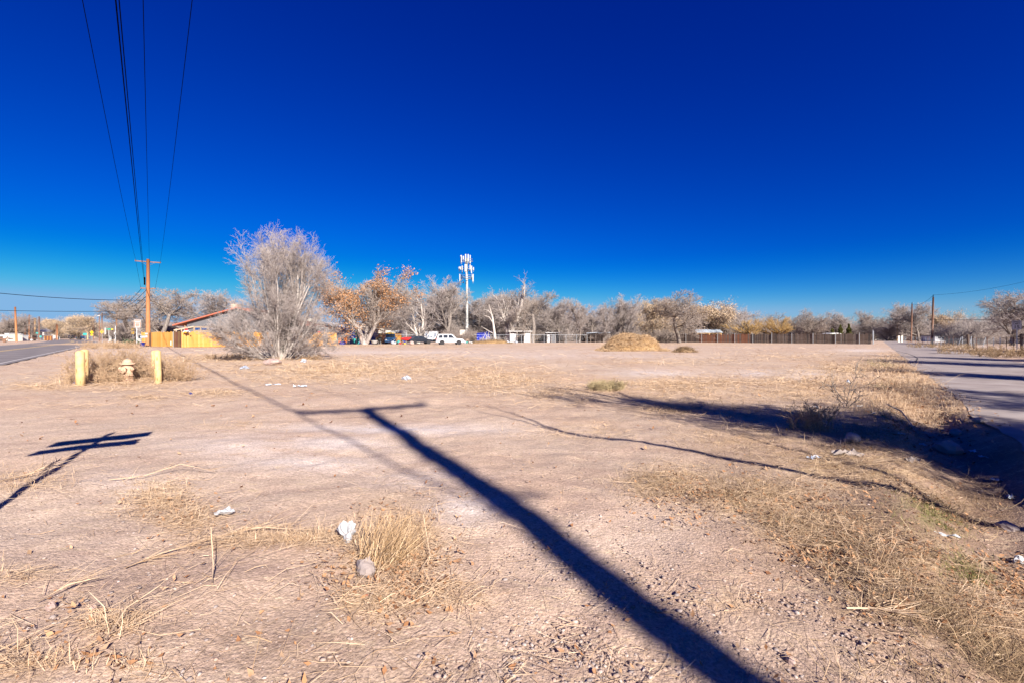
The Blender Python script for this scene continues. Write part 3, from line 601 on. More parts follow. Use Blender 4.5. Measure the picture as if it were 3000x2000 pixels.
MB().box((.12, 0, 9.9), (.62, .05, .07), math.atan2(.51, .86)).build('cable_bracket', M['barkd'], pB); MB().lathe([(.05, -.2), (.13, -.15), (.13, .15), (.05, .2)], 8, (.3, -.12, 7.4)).build('cable_splice', M['wire'], pB)
def wire(label, a, b_, sag, r, n_=26, group=None, name='power_line'):
    pts = []
    for i in range(n_ + 1):
        t_ = i / n_; p = Vector(a).lerp(Vector(b_), t_); p.z -= sag * 4 * t_ * (1 - t_); pts.append(p)
    o = MB().tube(pts, r, 5).build(name, M['wire'], None, True); return tag(o, label, 'wire', group)
dA = Vector((math.cos(ARM), math.sin(ARM), 0)); dB = Vector((math.cos(math.atan2(.51, .86)), math.sin(math.atan2(.51, .86)), 0))
for s_, lab in ((-.48, 'thin overhead wire from the left tip of the pole crossarm'), (.05, 'thin overhead wire from the middle of the pole crossarm'), (.48, 'thin overhead wire from the right tip of the pole crossarm')):
    a = Vector((PX, PY, PH - .05)) + dA * 3.0 * s_; b_ = Vector((NX, NY, NH + .1)) + dB * 2.9 * s_
    wire(lab, a, b_, .9, .012)
    wire(lab.replace('thin overhead wire', 'short drop wire down to the lower crossarm'), a, Vector((PX, PY, Z(846, PY) + .15)) + dA * 1.75 * s_ + Vector((0, 0, 0)), 0, .014, 4)
z1 = Z(850, PY)
wire('thick black cable bundle left of the middle wire', (PX - .45, PY - .1, Z(832, PY)), (NX - .3, NY, 9.95), .7, .016)
wire('thinner cable just right of the thick cable bundle', (PX - .3, PY - .1, Z(838, PY)), (NX - .2, NY, 9.6), .8, .012)
P2x, P2y = X(346, 118), 118.; P2h = Z(895, P2y)
for dx, v_, lab in ((-1.3, 845, 'leftmost'), (-.4, 850, 'middle'), (-.1, 865, 'rightmost')):
    wire(lab + ' of the sagging wires from the near pole to the far crossarm pole', (PX + dx * .7, PY, Z(v_, PY)), (P2x + dx * 1.2, P2y, P2h - .1), 1.2, .03)
for v_, lab in ((882, 'upper'), (895, 'lower')): wire(lab + ' communication cable sagging left from the near pole', (PX - .3, PY, Z(v_, PY)), (P2x, P2y, P2h - 2.2 - (v_ - 882) * .04), 1.4, .025)
wire('upper long cable crossing the sky to the left edge', (PX - .35, PY, Z(880, PY)), (X(-700, 40), 40, Z(760, 40)), 1.0, .035)
wire('lower long cable crossing the sky to the left edge', (PX - .35, PY, Z(911, PY)), (X(-500, 60), 60, Z(886, 60)), .5, .03)
wire('cable running right from the near pole behind the trees', (PX + .3, PY, Z(880, PY)), (X(640, 84), 84, Z(935, 84)), .6, .025)
# far left poles
for i, (u, tv, Y, mt, lab, hw) in enumerate(((49, 899.5, 120, 'pole', 'tallest red brown pole at the left edge beside the pale sheds', .24), (74, 941.6, 200, 'pole', 'short thin pole in front of the cream house', .2), (86, 922.5, 165, 'pole', 'red pole right in front of the cream house', .22),
    (100.5, 934, 150, 'poled', 'dark pole of the close pair right of the cream house', .18), (103, 933, 149, 'polet', 'yellowish pole of the close pair right of the cream house', .2), (115, 928, 170, 'poled', 'pole beside the small cyan street sign', .22),
    (165, 949, 170, 'poled', 'left one of the twin poles behind the white gate board', .18), (168, 951, 175, 'pole', 'right one of the twin poles behind the white gate board', .18), (257, 934, 190, 'polet', 'tan pole at the right edge of the large tan tree', .28),
    (267, 938, 230, 'pole', 'thin pole between the tan pole and the transformer pole', .2), (274, 933, 200, 'poled', 'dark pole behind the nearer yellow diamond sign', .24), (299, 917, 150, 'poled', 'dark crossarm pole right of the lamp post', .24))):
    h = Z(tv, Y); pole(lab, X(u, Y), Y, h, hw, hw * .75, M[mt], ((h - .6, .5, 2.2),) if i in (8, 10, 11) else (), 'far poles along the highway', lean=(.0 if i else -.4))
pC = pole('brown crossarm pole between the near power pole and the lamp post', P2x - .9, P2y, P2h, .26, .18, M['pole'], ((P2h - .2, ARM, 3.0),), 'far poles along the highway', lean=.9)
Y = 130; lp = thing('street_lamp', 'dark lamp post with a white lamp head above the yellow diamond sign', 'street lamp', (X(291.5, Y), Y, 0))
MB().tube([(0, 0, 0), (0, 0, Z(925, Y))], [.14, .1], 8).build('lamp_post', M['poled'], lp); MB().tube([(0, 0, Z(928, Y)), (-.9, 0, Z(925, Y))], .05, 6).build('lamp_arm', M['steel'], lp); MB().blob((-.2, 0, Z(926, Y)), .5, 3, 8, (1, .5, .35), .05).build('lamp_head', M['white'], lp, True)
Y = 95; t_ = thing('metal_post', 'thin pale metal post standing before the brown crossarm pole', 'post', (X(338.5, Y), Y, 0)); MB().tube([(0, 0, 0), (0, 0, Z(940, Y))], .08, 8).build('post_shaft', M['lgrey'], t_); MB().box((0, -.1, Z(977, Y)), (.3, .2, .5)).build('junction_box', M['white'], t_)
# right poles
for u, tv, vb, mt, lab, r in ((2730, 871, 1008, 'poled', 'tallest brown pole beside the lane at the wire fence', .135), (2669, 891, 1001, 'poled', 'dark red pole right of the lane, second from the tallest', .135), (2627, 933, 999, 'polet', 'thin yellowish pole at the far bend of the lane', .15)):
    Y = CAMH * F / (vb - HOR); h = Z(tv, Y); tp = pole(lab, X(u, Y), Y, h, r * 1.3, r, M[mt], (), 'poles along the lane', lean=.25)
    MB().tube([(.2, 0, h - .02), (.25, 0, h + .45)], [.07, .04], 6).build('pole_top_pin', M['wire'], tp)
Y = CAMH * F / 24
wire('overhead wire rising right from the tallest lane pole', (X(2731, Y) + .25, Y, Z(871, Y) + .4), (X(3300, 62), 62, Z(735, 62)), 1.2, .016)
wire('faint wire between the two tallest lane poles', (X(2731, Y) + .25, Y, Z(871, Y) + .4), (X(2669, 118) + .25, 118, Z(891, 118)), .8, .02)
wire('low wire crossing in front of the brown leaved tree', (X(2731, Y), Y, Z(936, Y)), (X(3200, 70), 70, Z(915, 70)), .5, .03)

# ------------------------------------------------------------------ bollards and hydrant
def bollard(label, ub, vb, vt, wpx, lean, seed, bare=False):
    x, y = G(ub, vb); z = gh(x, y); h = (vb - vt) * y / F; r = wpx * y / F / 2 * .86
    t_ = thing('bollard', label, 'bollard', (x, y, z), group='yellow bollards around the hydrant')
    pr = [(r, -.1), (r, .3 * h), (r, h * .62), (r, h - r * .62)] + [(r * math.cos(a), h - r * .62 + r * .62 * math.sin(a)) for a in (.35, .7, 1.05, 1.35)] + [(.005, h)]
    b_ = MB(); b_.lathe(pr, 22)
    b_.v = [(p[0] + lean * p[2], p[1], p[2]) for p in b_.v]; b_.build('post', M['boll'], t_, True)
    rr_ = random.Random(seed); k = MB()
    for i in range(26 if bare else 9):
        a = rr_.uniform(-2.9, -.2); zz = rr_.uniform(.1, .85) * h; wd, hg = rr_.uniform(.04, .16), rr_.uniform(.015, .10); q = [(x_, z_) for x_, z_ in ((-wd, 0), (-wd * .3, -hg), (wd, -hg * .3), (wd * .4, hg))]
        k.add([((r + .003) * math.cos(a + x_) + lean * (zz + z_), (r + .003) * math.sin(a + x_), zz + z_) for x_, z_ in q], [(0, 1, 2, 3)])
    k.build('rust_patch', M['chip'], t_); return t_
bollard('yellow bollard nearest the highway, front one of the left pair', 236, 1131, 1029, 25.5, -.01, 1)
bollard('yellow bollard half hidden behind the left front one', 247, 1121, 1020, 23, .01, 2, True)
bR = bollard('yellow bollard right of the hydrant with a black mark like an inverted T', 464, 1122, 1023.5, 20.5, -.03, 3)
bollard('worn yellow bollard hidden behind the right front one', 452, 1112, 1024, 20, .02, 4, True)
x, y = G(464, 1122); k = MB(); r = 20.5 * y / F / 2 * .86 + .005; s_ = y / F
for a0, wd, z0, z1_ in ((-1.75, .06, 1059, 1074), (-1.75, .22, 1074, 1076), (-1.35, .05, 1084, 1098), (-1.55, .04, 1090, 1110)):
    za, zb = (1122 - z0) * s_, (1122 - z1_) * s_
    k.add([(r * math.cos(a0 + d) - .03 * z_, r * math.sin(a0 + d), z_) for d, z_ in ((-wd, zb), (wd, zb), (wd, za), (-wd, za))], [(0, 1, 2, 3)])
k.build('black_mark', M['poled'], bR)
hx, hy = G(374, 1116); hz = gh(hx, hy); hs = hy / F
hy_ = thing('fire_hydrant', 'peach coloured fire hydrant among dry weeds between the bollards', 'fire hydrant', (hx, hy, hz))
H_ = 70 * hs; r = 12.5 * hs
MB().lathe([(r * 1.25, -.02), (r * 1.25, .05), (r * 1.02, .06), (r * 1.0, H_ * .24), (r * 1.16, H_ * .245), (r * 1.16, H_ * .27), (r * .98, H_ * .28), (r * .96, H_ * .70)], 20).build('barrel', M['hyd'], hy_, True)
MB().lathe([(r * .9, H_ * .70), (r * 1.42, H_ * .715), (r * 1.46, H_ * .745), (r * 1.2, H_ * .765), (r * 1.0, H_ * .80), (r * .93, H_ * .86), (r * .7, H_ * .92), (r * .3, H_ * .955), (.02, H_ * .96)], 20).build('bonnet', M['hyd'], hy_, True)
MB().lathe([(.035, H_ * .955), (.03, H_ * 1.0)], 5).build('operating_nut', M['barkd'], hy_)
for ax, sg, rr2, ln in (('x', -1, .62, 1.85), ('y', -1, .78, 1.55), ('x', 1, .5, 1.3)):
    pr = [(r * rr2 * .8, sg * r * .6), (r * rr2 * .85, sg * r * ln * .8), (r * rr2, sg * r * ln * .82), (r * rr2, sg * r * ln * .96), (r * rr2 * .55, sg * r * ln), (r * rr2 * .3, sg * r * ln), (r * .22, sg * r * (ln + .2))]
    nz_ = MB().lathe(pr, 14, (0, 0, H_ * .52 + (.0 if ax == 'x' else -.02)), ax).build('nozzle_cap', M['hyd'], hy_, True)
for k_ in range(8):
    a = k_ * .785; MB().lathe([(.018, H_ * .745), (.018, H_ * .78)], 6, (r * 1.28 * math.cos(a), r * 1.28 * math.sin(a), 0)).build('flange_bolt', M['hyd'], hy_)

# ------------------------------------------------------------------ signs
def sign_post(t_, h, r=.03, mt='steel'): return MB().tube([(0, 0, -.1), (0, 0, h)], r, 8).build('sign_post', M[mt], t_)
def letters(parent, txt, size, mt, loc, rz=0., sx=1.):
    me_ = text_mesh(txt, size); me_.materials.append(M[mt]); o = link('lettering', me_, parent, loc); o.rotation_euler = (math.radians(90), 0, rz); o.scale = (sx, 1, 1); return o
Y = 43.5; sx_ = X(2979, Y); rz = -math.atan2(.9, .43)
t_ = thing('speed_limit_sign', 'white speed limit 15 sign on a steel post at the wire fence', 'road sign', (sx_, Y, 0), rz); sign_post(t_, Z(940, Y), .04)
zc = (Z(939.5, Y) + Z(966, Y)) / 2; sw, sh = .68, Z(939.5, Y) - Z(966, Y)
pl = MB().box((0, -.05, zc), (sw, .012, sh)).build('sign_plate', M['white'], t_)
k = MB()
for a, b_, c_, d_ in ((0, sh / 2 - .03, sw - .04, .014), (0, -sh / 2 + .03, sw - .04, .014), (-sw / 2 + .03, 0, .014, sh - .05), (sw / 2 - .03, 0, .014, sh - .05)): k.box((a, -.060, zc + b_), (c_, .006, d_))
k.build('sign_border', M['black'], pl)
letters(pl, 'SPEED', .19, 'black', (0, -.061, zc + .28)); letters(pl, 'LIMIT', .19, 'black', (0, -.061, zc + .10)); letters(pl, '15', .42, 'black', (0, -.061, zc - .19))
# red and white sign by the near pole
x, y = G(401, 1011.5); t_ = thing('business_sign', 'white sign with red columns on a thin post in front of the yellow fence', 'sign', (x, y, 0)); sign_post(t_, Z(938, y), .07, 'lgrey')
W_ = 21 * y / F; zt, zb = Z(937, y), Z(960, y); pl = MB().box((.2, -.1, (zt + zb) / 2), (W_, .05, zt - zb)).build('sign_plate', M['white'], t_); hh_ = zt - zb
k = MB()
for a in (-.41, .41): k.box((.2 + a * W_, -.135, zb + hh_ * .4), (W_ * .11, .02, hh_ * .74), taper=.9)
k.box((.2, -.135, zb + hh_ * .16), (W_ * .42, .02, hh_ * .06)); k.box((.2, -.135, zb + hh_ * .5), (W_ * .46, .02, hh_ * .05)); k.box((.2, -.135, zb + hh_ * .64), (W_ * .62, .02, hh_ * .06))
for a in (-.2, -.07, .07, .2): k.box((.2 + a * W_, -.135, zb + hh_ * .33), (W_ * .08, .02, hh_ * .22))
for i in range(8): k.box((.2 + (-.40 + i * .115) * W_, -.135, zb + hh_ * .9), (W_ * .075, .02, hh_ * .11))
k.build('sign_print', M['brick'], pl)
# hazard marker
Y = 85; t_ = thing('hazard_marker', 'tall yellow marker board with black diagonal stripes by the bare shrub', 'road sign', (X(390, Y), Y, 0)); sign_post(t_, Z(963, Y), .05)
w_, z0, z1_ = 8 * Y / F, Z(978, Y), Z(962, Y); pl = MB().box((0, -.08, (z0 + z1_) / 2), (w_, .03, z1_ - z0)).build('sign_plate', M['yellow'], t_); k = MB()
for i in range(4):
    zz = z0 + (i + .2) * (z1_ - z0) / 4.3; k.add([(-w_ / 2, -.1, zz - .02), (w_ / 2, -.1, zz + .16), (w_ / 2, -.1, zz + .25), (-w_ / 2, -.1, zz + .07)], [(0, 1, 2, 3)])
k.build('stripe', M['black'], pl)
# yellow diamonds
for u, vc, Y, hw, lab, kind in ((270, 974, 130, 5.6, 'farther yellow diamond warning sign with a yellow plaque below, left of the other', 0), (300, 972, 112, 6.2, 'nearer yellow diamond warning sign with a black curve arrow', 1)):
    t_ = thing('warning_sign', lab, 'road sign', (X(u, Y), Y, 0), group='yellow diamond warning signs'); zc = Z(vc, Y); q = hw * Y / F; sign_post(t_, zc + q * .6, .05)
    pl = MB().prism([(-q, zc), (0, zc - q), (q, zc), (0, zc + q)], -.11, -.08).build('sign_plate', M['yellow'], t_)
    if kind:
        MB().tube([(-.22, -.13, zc - .22), (-.2, -.13, zc), (0, -.13, zc + .1), (.18, -.13, zc + .12)], .05, 5).add([(.14, -.14, zc + .26), (.14, -.14, zc - .03), (.34, -.14, zc + .12)], [(0, 1, 2)]).build('arrow', M['black'], pl)
    else:
        MB().box((0, -.13, zc), (.36, .02, .14)).box((-.1, -.13, zc + .1), (.12, .02, .12)).build('symbol', M['black'], pl); MB().box((0, -.09, zc - q - .22), (.7, .03, .3)).build('plaque', M['yellow'], t_)
for u, vc, Y, wd, hgt, mt, lab in ((250, 979, 150, 11, 6.5, 'teal', 'teal street name sign beside the parked dark cars'), (109.5, 976, 165, 7, 4, 'teal', 'small teal street sign among the far left poles'), (120, 986, 165, 6, 5, 'teal', 'low teal notice board left of the orange fence'), (293, 973, 135, 4.5, 4, 'white', 'small white sign on the pole beside the curve sign'), (128, 978, 165, 5, 8, 'white', 'white sign with a dark letter mark left of the orange fence')):
    t_ = thing('street_sign', lab, 'road sign', (X(u, Y), Y, 0)); sign_post(t_, Z(vc, Y), .06)
    pl = MB().box((0, -.1, Z(vc, Y)), (wd * Y / F, .04, hgt * Y / F)).build('sign_plate', M[mt], t_)
    if mt == 'white': MB().box((0, -.13, Z(vc, Y)), (wd * Y / F * .3, .02, hgt * Y / F * .5)).build('mark', M['poled'], pl)
Y = 100; t_ = thing('shop_sign', 'green and yellow name board on a white frame left of the far crossarm pole', 'sign', (X(309, Y), Y, 0))
MB().box((0, 0, Z(970, Y)), (.22, .15, 20 * Y / F)).build('frame_post', M['white'], t_); MB().tube([(.75, 0, 0), (.75, 0, Z(966, Y))], .05, 6).build('frame_post', M['white'], t_)
MB().box((.85, -.1, Z(964.5, Y)), (1.1, .05, .28)).build('name_board', M['green'], t_); MB().box((1.57, -.1, Z(965, Y)), (.36, .05, .28)).build('board_end', M['yellow'], t_)
Y = 175; t_ = thing('gate_board', 'white board gate standing in front of the twin poles', 'gate', (X(165, Y), Y, 0))
MB().box((-.3, 0, Z(987, Y)), (1.9, .08, 1.0)).build('board', M['white'], t_)
for a in (-1.1, .5, 1.2): MB().box((a, .06, Z(989, Y) / 2), (.12, .1, Z(984, Y) * 1.)).build('gate_post', M['lgrey'], t_)
# street name sign just outside the frame: its shadow lies on the dirt
bx_, by_ = -3.62, 2.42; t_ = thing('street_sign', 'street name sign with two blades left of the camera, shading the dirt', 'road sign', (bx_, by_, gh(bx_, by_))); sign_post(t_, 2.95, .035)
for zz, dx, ln in ((2.42, -.02, 1.02), (2.72, .03, 1.06)):
    MB().box((dx, 0, zz), (ln, .012, .2), math.atan2(.70, .71)).build('name_blade', M['green'], t_)
MB().tube([(0, 0, 2.9), (.03, .0, 3.02)], [.05, .02], 6).build('post_cap', M['steel'], t_)

# ------------------------------------------------------------------ fences
def plank_fence(t_, A, B, h, nb, mt, wd, gap, seed, name='board', jit=.02, thick=.025, hfun=None, rails=True, rmat=None, xz0=.04):
    """A,B local ground points; boards share a few meshes"""
    r_ = random.Random(seed); d = Vector((B[0] - A[0], B[1] - A[1], 0)); L = d.length; d.normalize(); rz = math.atan2(d.y, d.x); meshes = []
    for q in range(4):
        o = MB(); hh_ = h * (1 + (q - 1.5) * jit); w2 = wd - gap
        o.prism([(-w2 / 2, xz0), (w2 / 2, xz0), (w2 / 2, hh_ - .04), (w2 / 2 - .03, hh_), (-w2 / 2 + .03, hh_), (-w2 / 2, hh_ - .04)], -thick / 2, thick / 2)
        ob = o.build(name, mt[q % len(mt)], t_); meshes.append(ob.data); bpy.data.objects.remove(ob)
    for i in range(nb):
        p = Vector((A[0], A[1], 0)) + d * (L * (i + .5) / nb); n_ = Vector((-d.y, d.x, 0)) * r_.uniform(-.006, .006)
        o = link(name, r_.choice(meshes), t_, (p.x + n_.x, p.y + n_.y, r_.uniform(-.015, .015)), rz + r_.uniform(-.01, .01))
    if rails:
        nn = Vector((-d.y, d.x, 0)) * .05
        for zz in (.3, h * .55, h - .25):
            c_ = (Vector((A[0], A[1], 0)) + Vector((B[0], B[1], 0))) / 2 + nn; MB().box((c_.x, c_.y, zz), (L, .05, .09), rz).build('rail', rmat or mt[0], t_)
    return d, rz
wn = [M['wood_new'], mat('new_cedar_light', (.52, .26, .07), col2=(.60, .335, .11), scale=3, stretch=(8, 8, .5)), M['wood_new'], mat('new_cedar_deep', (.42, .195, .035), col2=(.50, .255, .06), scale=3, stretch=(8, 8, .5))]
def seg_fence(label, a, b_, h, bw, mt, seed, cat='fence', **kw):
    (x0, y0), (x1, y1) = a, b_; t_ = thing('wooden_fence', label, cat, (x0, y0, 0)); B = (x1 - x0, y1 - y0); L = math.hypot(*B); nb = int(L / bw)
    d, rz = plank_fence(t_, (0, 0), B, h, nb, mt, L / nb, .012, seed, **kw); return t_, d, L
A1 = G(532, 1017.6); A2 = G(986, 1012.4)
fC, dC, LC = seg_fence('long run of new yellow cedar fence behind the big grey tree', A1, A2, 2.02, .15, wn, 3)
for i in range(1, 7):
    p = dC * LC * i / 7; MB().box((p.x, p.y + .12, 1.0), (.1, .1, 2.0)).build('fence_post', M['wood_new'], fC)
MB().add([(0, 0, 0), (.42, .08, .03), (.75, .1, .9), (.6, .1, 1.55), (.1, 0, 1.5), (-.12, 0, .8)], [(0, 1, 2, 3, 4, 5)]).build('bark_scrap', M['barkd'], fC, loc=(dC.x * (LC - 1.9), dC.y * (LC - 1.9) - .04, .08))
B1 = (X(444, 64.6), 64.6); B2 = (X(507, 62.6), 62.6)
fB, dB_, LB = seg_fence('short new yellow fence panel right of the near power pole', B1, B2, 2.05, .15, wn, 4)
MB().box((dB_.x * (LB - .4), -.05 + dB_.y * (LB - .4), .5), (.14, .03, .6)).build('notice', M['white'], fB)
fA, dA_, LA = seg_fence('narrow new yellow fence panel partly hidden left of the near power pole', (X(414, 67.8), 67.8), (X(429, 67.6), 67.6), 2.05, .15, wn, 5)
wr = [M['wood_red'], mat('brown_wood_deep', (.17, .07, .04), scale=4, stretch=(8, 8, .5)), M['wood_red'], mat('brown_wood_olive', (.24, .15, .06), scale=4, stretch=(8, 8, .5))]
fG, dG, LG = seg_fence('brown stained gate board section between the two yellow fences', (X(508, 62.5), 62.5), (X(532, 59.8), 59.8), 2.05, .16, wr, 6, 'gate')
for a in (.05, .45): MB().tube([(a, -.06, 0), (a, -.06, 2.1)], .05, 8).build('gate_post', M['steel'], fG)
fR, dR, LR = seg_fence('brown fence piece beside the base of the near power pole', (X(437, 66.0), 66.0), (X(444, 64.8), 64.8), 2.0, .16, wr, 7)
# dark weathered picket fence at the far right of the lot
wo = [M['wood_old'], mat('weathered_wood_grey', (.08, .06, .05), col2=(.17, .13, .11), scale=4, stretch=(8, 8, .5)), mat('weathered_wood_dark', (.025, .02, .018), col2=(.07, .055, .05), scale=4, stretch=(8, 8, .5)), M['wood_old']]
D0 = (X(1905, 112), 112.); D1 = G(2553, 1008.5); Ld = math.hypot(D1[0] - D0[0], D1[1] - D0[1])
t_ = thing('picket_fence', 'long dark weathered picket fence with steel posts closing off the lot', 'fence', (D0[0], D0[1], 0))
f_a, f_b = .28, .53     # the reddish part
Bv = Vector((D1[0] - D0[0], D1[1] - D0[1], 0))
nP = 290
for (ta, tb, mts, sd) in ((0, f_a, wo, 11), (f_a, f_b, wr[:3] + [wo[1]], 12), (f_b, 1., wo, 13)):
    pa, pb = Bv * ta, Bv * tb; nb = int(nP * (tb - ta)); plank_fence(t_, (pa.x, pa.y), (pb.x, pb.y), 1.85, nb, mts, Ld * (tb - ta) / nb, .016, sd, 'picket', .05)
for i in range(12):
    p = Bv * ((i + .5) / 12.); MB().tube([(p.x - .05, p.y - .12, 0), (p.x - .05, p.y - .12, 2.05)], .045, 8).build('steel_post', M['steel'], t_)
gp = thing('pipe_gate', 'grey pipe gate post and frame at the right end of the picket fence', 'gate', (D1[0] + .25, D1[1], 0))
for a in (0, .5): MB().tube([(a, a, 0), (a, a, 2.55 - a * .4)], .06, 8).build('gate_post', M['steel'], gp)
for zz in (.4, 1.3, 2.2): MB().tube([(0, 0, zz), (.5, .5, zz)], .035, 6).build('gate_rail', M['steel'], gp)
# chain link along the yard
t_ = thing('chain_link_fence', 'galvanised chain link fence along the junk yard and sheds', 'fence', (X(988, 83), 83, 0))
C1 = Vector((X(1720, 100) - X(988, 83), 17, 0)); n_ = 20
for i in range(n_ + 1):
    p = C1 * (i / n_)
    if 7 <= i <= 10 : continue
    MB().tube([(p.x, p.y, 0), (p.x, p.y, 1.75)], .045, 7).build('fence_post', M['steel'], t_)
for a, b_ in ((0, .30), (.50, 1)): MB().tube([C1 * a + Vector((0, 0, 1.72)), C1 * b_ + Vector((0, 0, 1.72))], .03, 6).build('top_rail', M['steel'], t_)
Lc = C1.length; mv = []
for sgn in (1, -1):
    for i in range(int(Lc / .3)):
        a0, a1 = i * .3 / Lc, (i * .3 + sgn * 1.7) / Lc
        if .31 < a0 < .49 or a1 < 0 or a1 > 1: continue
        p0, p1 = C1 * a0, C1 * a1; mv.append([(p0.x, p0.y, .03), (p0.x + .005, p0.y, .03), (p1.x + .005, p1.y, 1.7), (p1.x, p1.y, 1.7)])
tag(npmesh('wire_mesh', np.array(mv), 4, [(0, 1, 2, 3)], M['steel'], t_), kind='stuff')
# wire fence and pasture at the right
t_ = thing('wire_fence', 'stock wire fence on thin rusty posts along the pasture at the right', 'fence', (0, 0, 0))
M['rust'] = mat('rusty_steel', (.10, .04, .028), col2=(.16, .08, .055), scale=20)
fl = [(45.0, 38.0), (47.6, 42.5), (55.6, 55.5), (76.5, 86.), (103.5, 121.)]
fl = [Vector((a, b_, 0)) for a, b_ in fl]
def along(k): i = min(int(k), len(fl) - 2); return fl[i].lerp(fl[i + 1], k - i)
rw = random.Random(3)
for k_ in np.concatenate([np.arange(.2, 1.0, .25), np.arange(1.0, 2., .115), np.arange(2., 3., .07), np.arange(3., 4., .07)]):
    p = along(k_); ln = rw.uniform(-.05, .05) if rw.random() < .9 else .45
    MB().tube([(p.x, p.y, -.1), (p.x + ln, p.y, rw.uniform(1.25, 1.45))], .028, 5).build('fence_stake', M['rust'] if rw.random() < .6 else M['steel'], t_)
kk = np.linspace(0, 4, 60)
for zz in (.15, .4, .65, .9, 1.15): MB().tube([along(k_) + Vector((0, 0, zz)) for k_ in kk], .006, 4).build('fence_wire', M['steel'], t_)
mv = [];
for k_ in np.linspace(0, 3, 420): p = along(k_); mv.append([(p.x - .002, p.y, .15), (p.x + .002, p.y, .15), (p.x + .002, p.y, 1.15), (p.x - .002, p.y, 1.15)])
tag(npmesh('stay_wires', np.array(mv), 4, [(0, 1, 2, 3)], M['steel'], t_), kind='stuff')
for u, vb, vt, wd, lab in ((2837, 1021, 979, 9, 'thick dark wooden post left of its shorter twin at the wire fence'), (2853, 1021, 985, 6.5, 'shorter dark wooden post right of its thicker twin'), (2994, 1031, 977, 9, 'dark wooden fence post at the right edge beside the speed sign')):
    x, y = G(u, vb); p = thing('wooden_post', lab, 'post', (x, y, -.05)); h = (vb - vt) * y / F; r = wd * y / F / 2 * .72
    MB().tube([(0, 0, 0), (-.06, 0, h * .6), (-.1, 0, h)], [r, r * .95, r * .9], 10).build('post_shaft', M['wood_old'], p)

# ------------------------------------------------------------------ buildings
def win(par, cx, y, cz, w_, h, frame='white', glass='glass', d=.06):
    f_ = MB().box((cx, y - d / 2, cz), (w_ + .14, d, h + .14)).build('window', M[frame], par); MB().box((cx, y - d - .006, cz), (w_, .02, h)).build('pane', M[glass], f_); return f_
def gable(label, x0, x1, y, depth, zeave0, zap, xap, zeave1, wallmat, roofmat, over=.5, name='house', cat='house', th=.22):
    t_ = thing(name, label, cat, (x0, y, 0)); W_ = x1 - x0; xa = xap - x0
    MB().prism([(0, 0), (W_, 0), (W_, zeave1), (xa, zap), (0, zeave0)], 0, depth).build('wall', M[wallmat], t_)
    s0 = (zap - zeave0) / xa; s1 = (zap - zeave1) / max(.01, W_ - xa)
    r_ = MB().prism([(-over, zeave0 - s0 * over + .02), (xa, zap + .02), (W_ + over, zeave1 - s1 * over + .02), (W_ + over, zeave1 - s1 * over + th), (xa, zap + th), (-over, zeave0 - s0 * over + th)][::-1], -.7, depth + .5).build('roof', M[roofmat], t_)
    return t_, r_
def flat_house(label, x0, x1, y, depth, h, wallmat, roofmat, name='building', cat='building', over=.25):
    t_ = thing(name, label, cat, ((x0 + x1) / 2, y, 0)); W_ = x1 - x0
    MB().box((0, depth / 2, h / 2), (W_, depth, h)).build('wall', M[wallmat], t_); MB().box((0, depth / 2, h + .1), (W_ + over * 2, depth + over * 2, .2)).build('roof', M[roofmat], t_); return t_
Y = 78.
t_, r_ = gable('grey gabled house with a red roof edge behind the yellow fence', X(548, Y), X(860, Y), Y, 9, Z(946, Y), Z(904, Y), X(700, Y), Z(948, Y), 'grey', 'redroof', 2.0)
MB().box((X(660, Y) - X(548, Y), 3, Z(905, Y)), (1.1, 1.1, 2.0)).build('chimney', M['tan'], r_)
for i in range(3): MB().box((-1.6 + i * .9, -.3, 1.35), (.14, .14, 2.7)).build('porch_post', M['tan'], t_)
MB().box((-1.0, 1.5, 1.3), (2.0, .3, 2.6)).build('porch_wall', M['wood_old'], t_); MB().box((-.4, -.2, 2.75), (3.4, .16, .2), ry=-.18).build('porch_beam', M['tan'], t_)
for a, b_ in ((2.6, .9), (6.6, 1.4)): win(t_, a, 0, 2.0, b_, .8)
Y = 92.; t_, r_ = gable('low building with pale grey metal roof behind the yellow fence end', X(880, Y), X(1012, Y), Y, 8, Z(965, Y), Z(946, Y), X(940, Y), Z(966, Y), 'lgrey', 'lgrey', .6, 'building', 'building')
for a in (1.5, 4.5): win(t_, a, 0, 1.6, 1.2, .9)
MB().box((1.4, 2, Z(942, Y)), (1.6, 1.6, 1.3)).build('vent_box', M['cream'], r_)
# mural shed
Y = 84.; x0, x1 = X(1022, Y), X(1091, Y); t_ = thing('painted_shed', 'dark blue shed covered in pale graffiti behind the orange cottonwood', 'shed', ((x0 + x1) / 2, Y + .6, 0)); W_ = x1 - x0
MB().box((0, 1.5, 1.35), (W_, 3, 2.7)).build('wall', M['blue'], t_); MB().box((0, 1.5, 2.76), (W_ + .4, 3.4, .12)).build('roof', M['lgrey'], t_)
rg = random.Random(8); M['mural'] = mat('mural_paint', (.30, .38, .62), col2=(.62, .66, .78), scale=3); M['murald'] = mat('mural_dark', (.015, .02, .10))
for i in range(34):
    a, b_, r = rg.uniform(-W_ / 2 + .3, W_ / 2 - .3), rg.uniform(.3, 2.4), rg.uniform(.08, .3); n_ = 10; ri = r * rg.uniform(.4, .75); k = MB(); vs = []
    for q in range(n_ + 1):
        an = q * rg.choice((6.283, 4.4, 5.2)) / n_; vs += [(a + r * math.cos(an), -.006 - .001 * i, b_ + r * math.sin(an)), (a + ri * math.cos(an), -.006 - .001 * i, b_ + ri * math.sin(an))]
    k.add(vs, [(2 * q, 2 * q + 1, 2 * q + 3, 2 * q + 2) for q in range(n_)]).build('graffiti', M[rg.choice(('mural', 'mural', 'murald'))], t_)
MB().box((-1.1, -.06, .5), (1.3, .08, 1.0)).build('panel', M['teal'], t_)
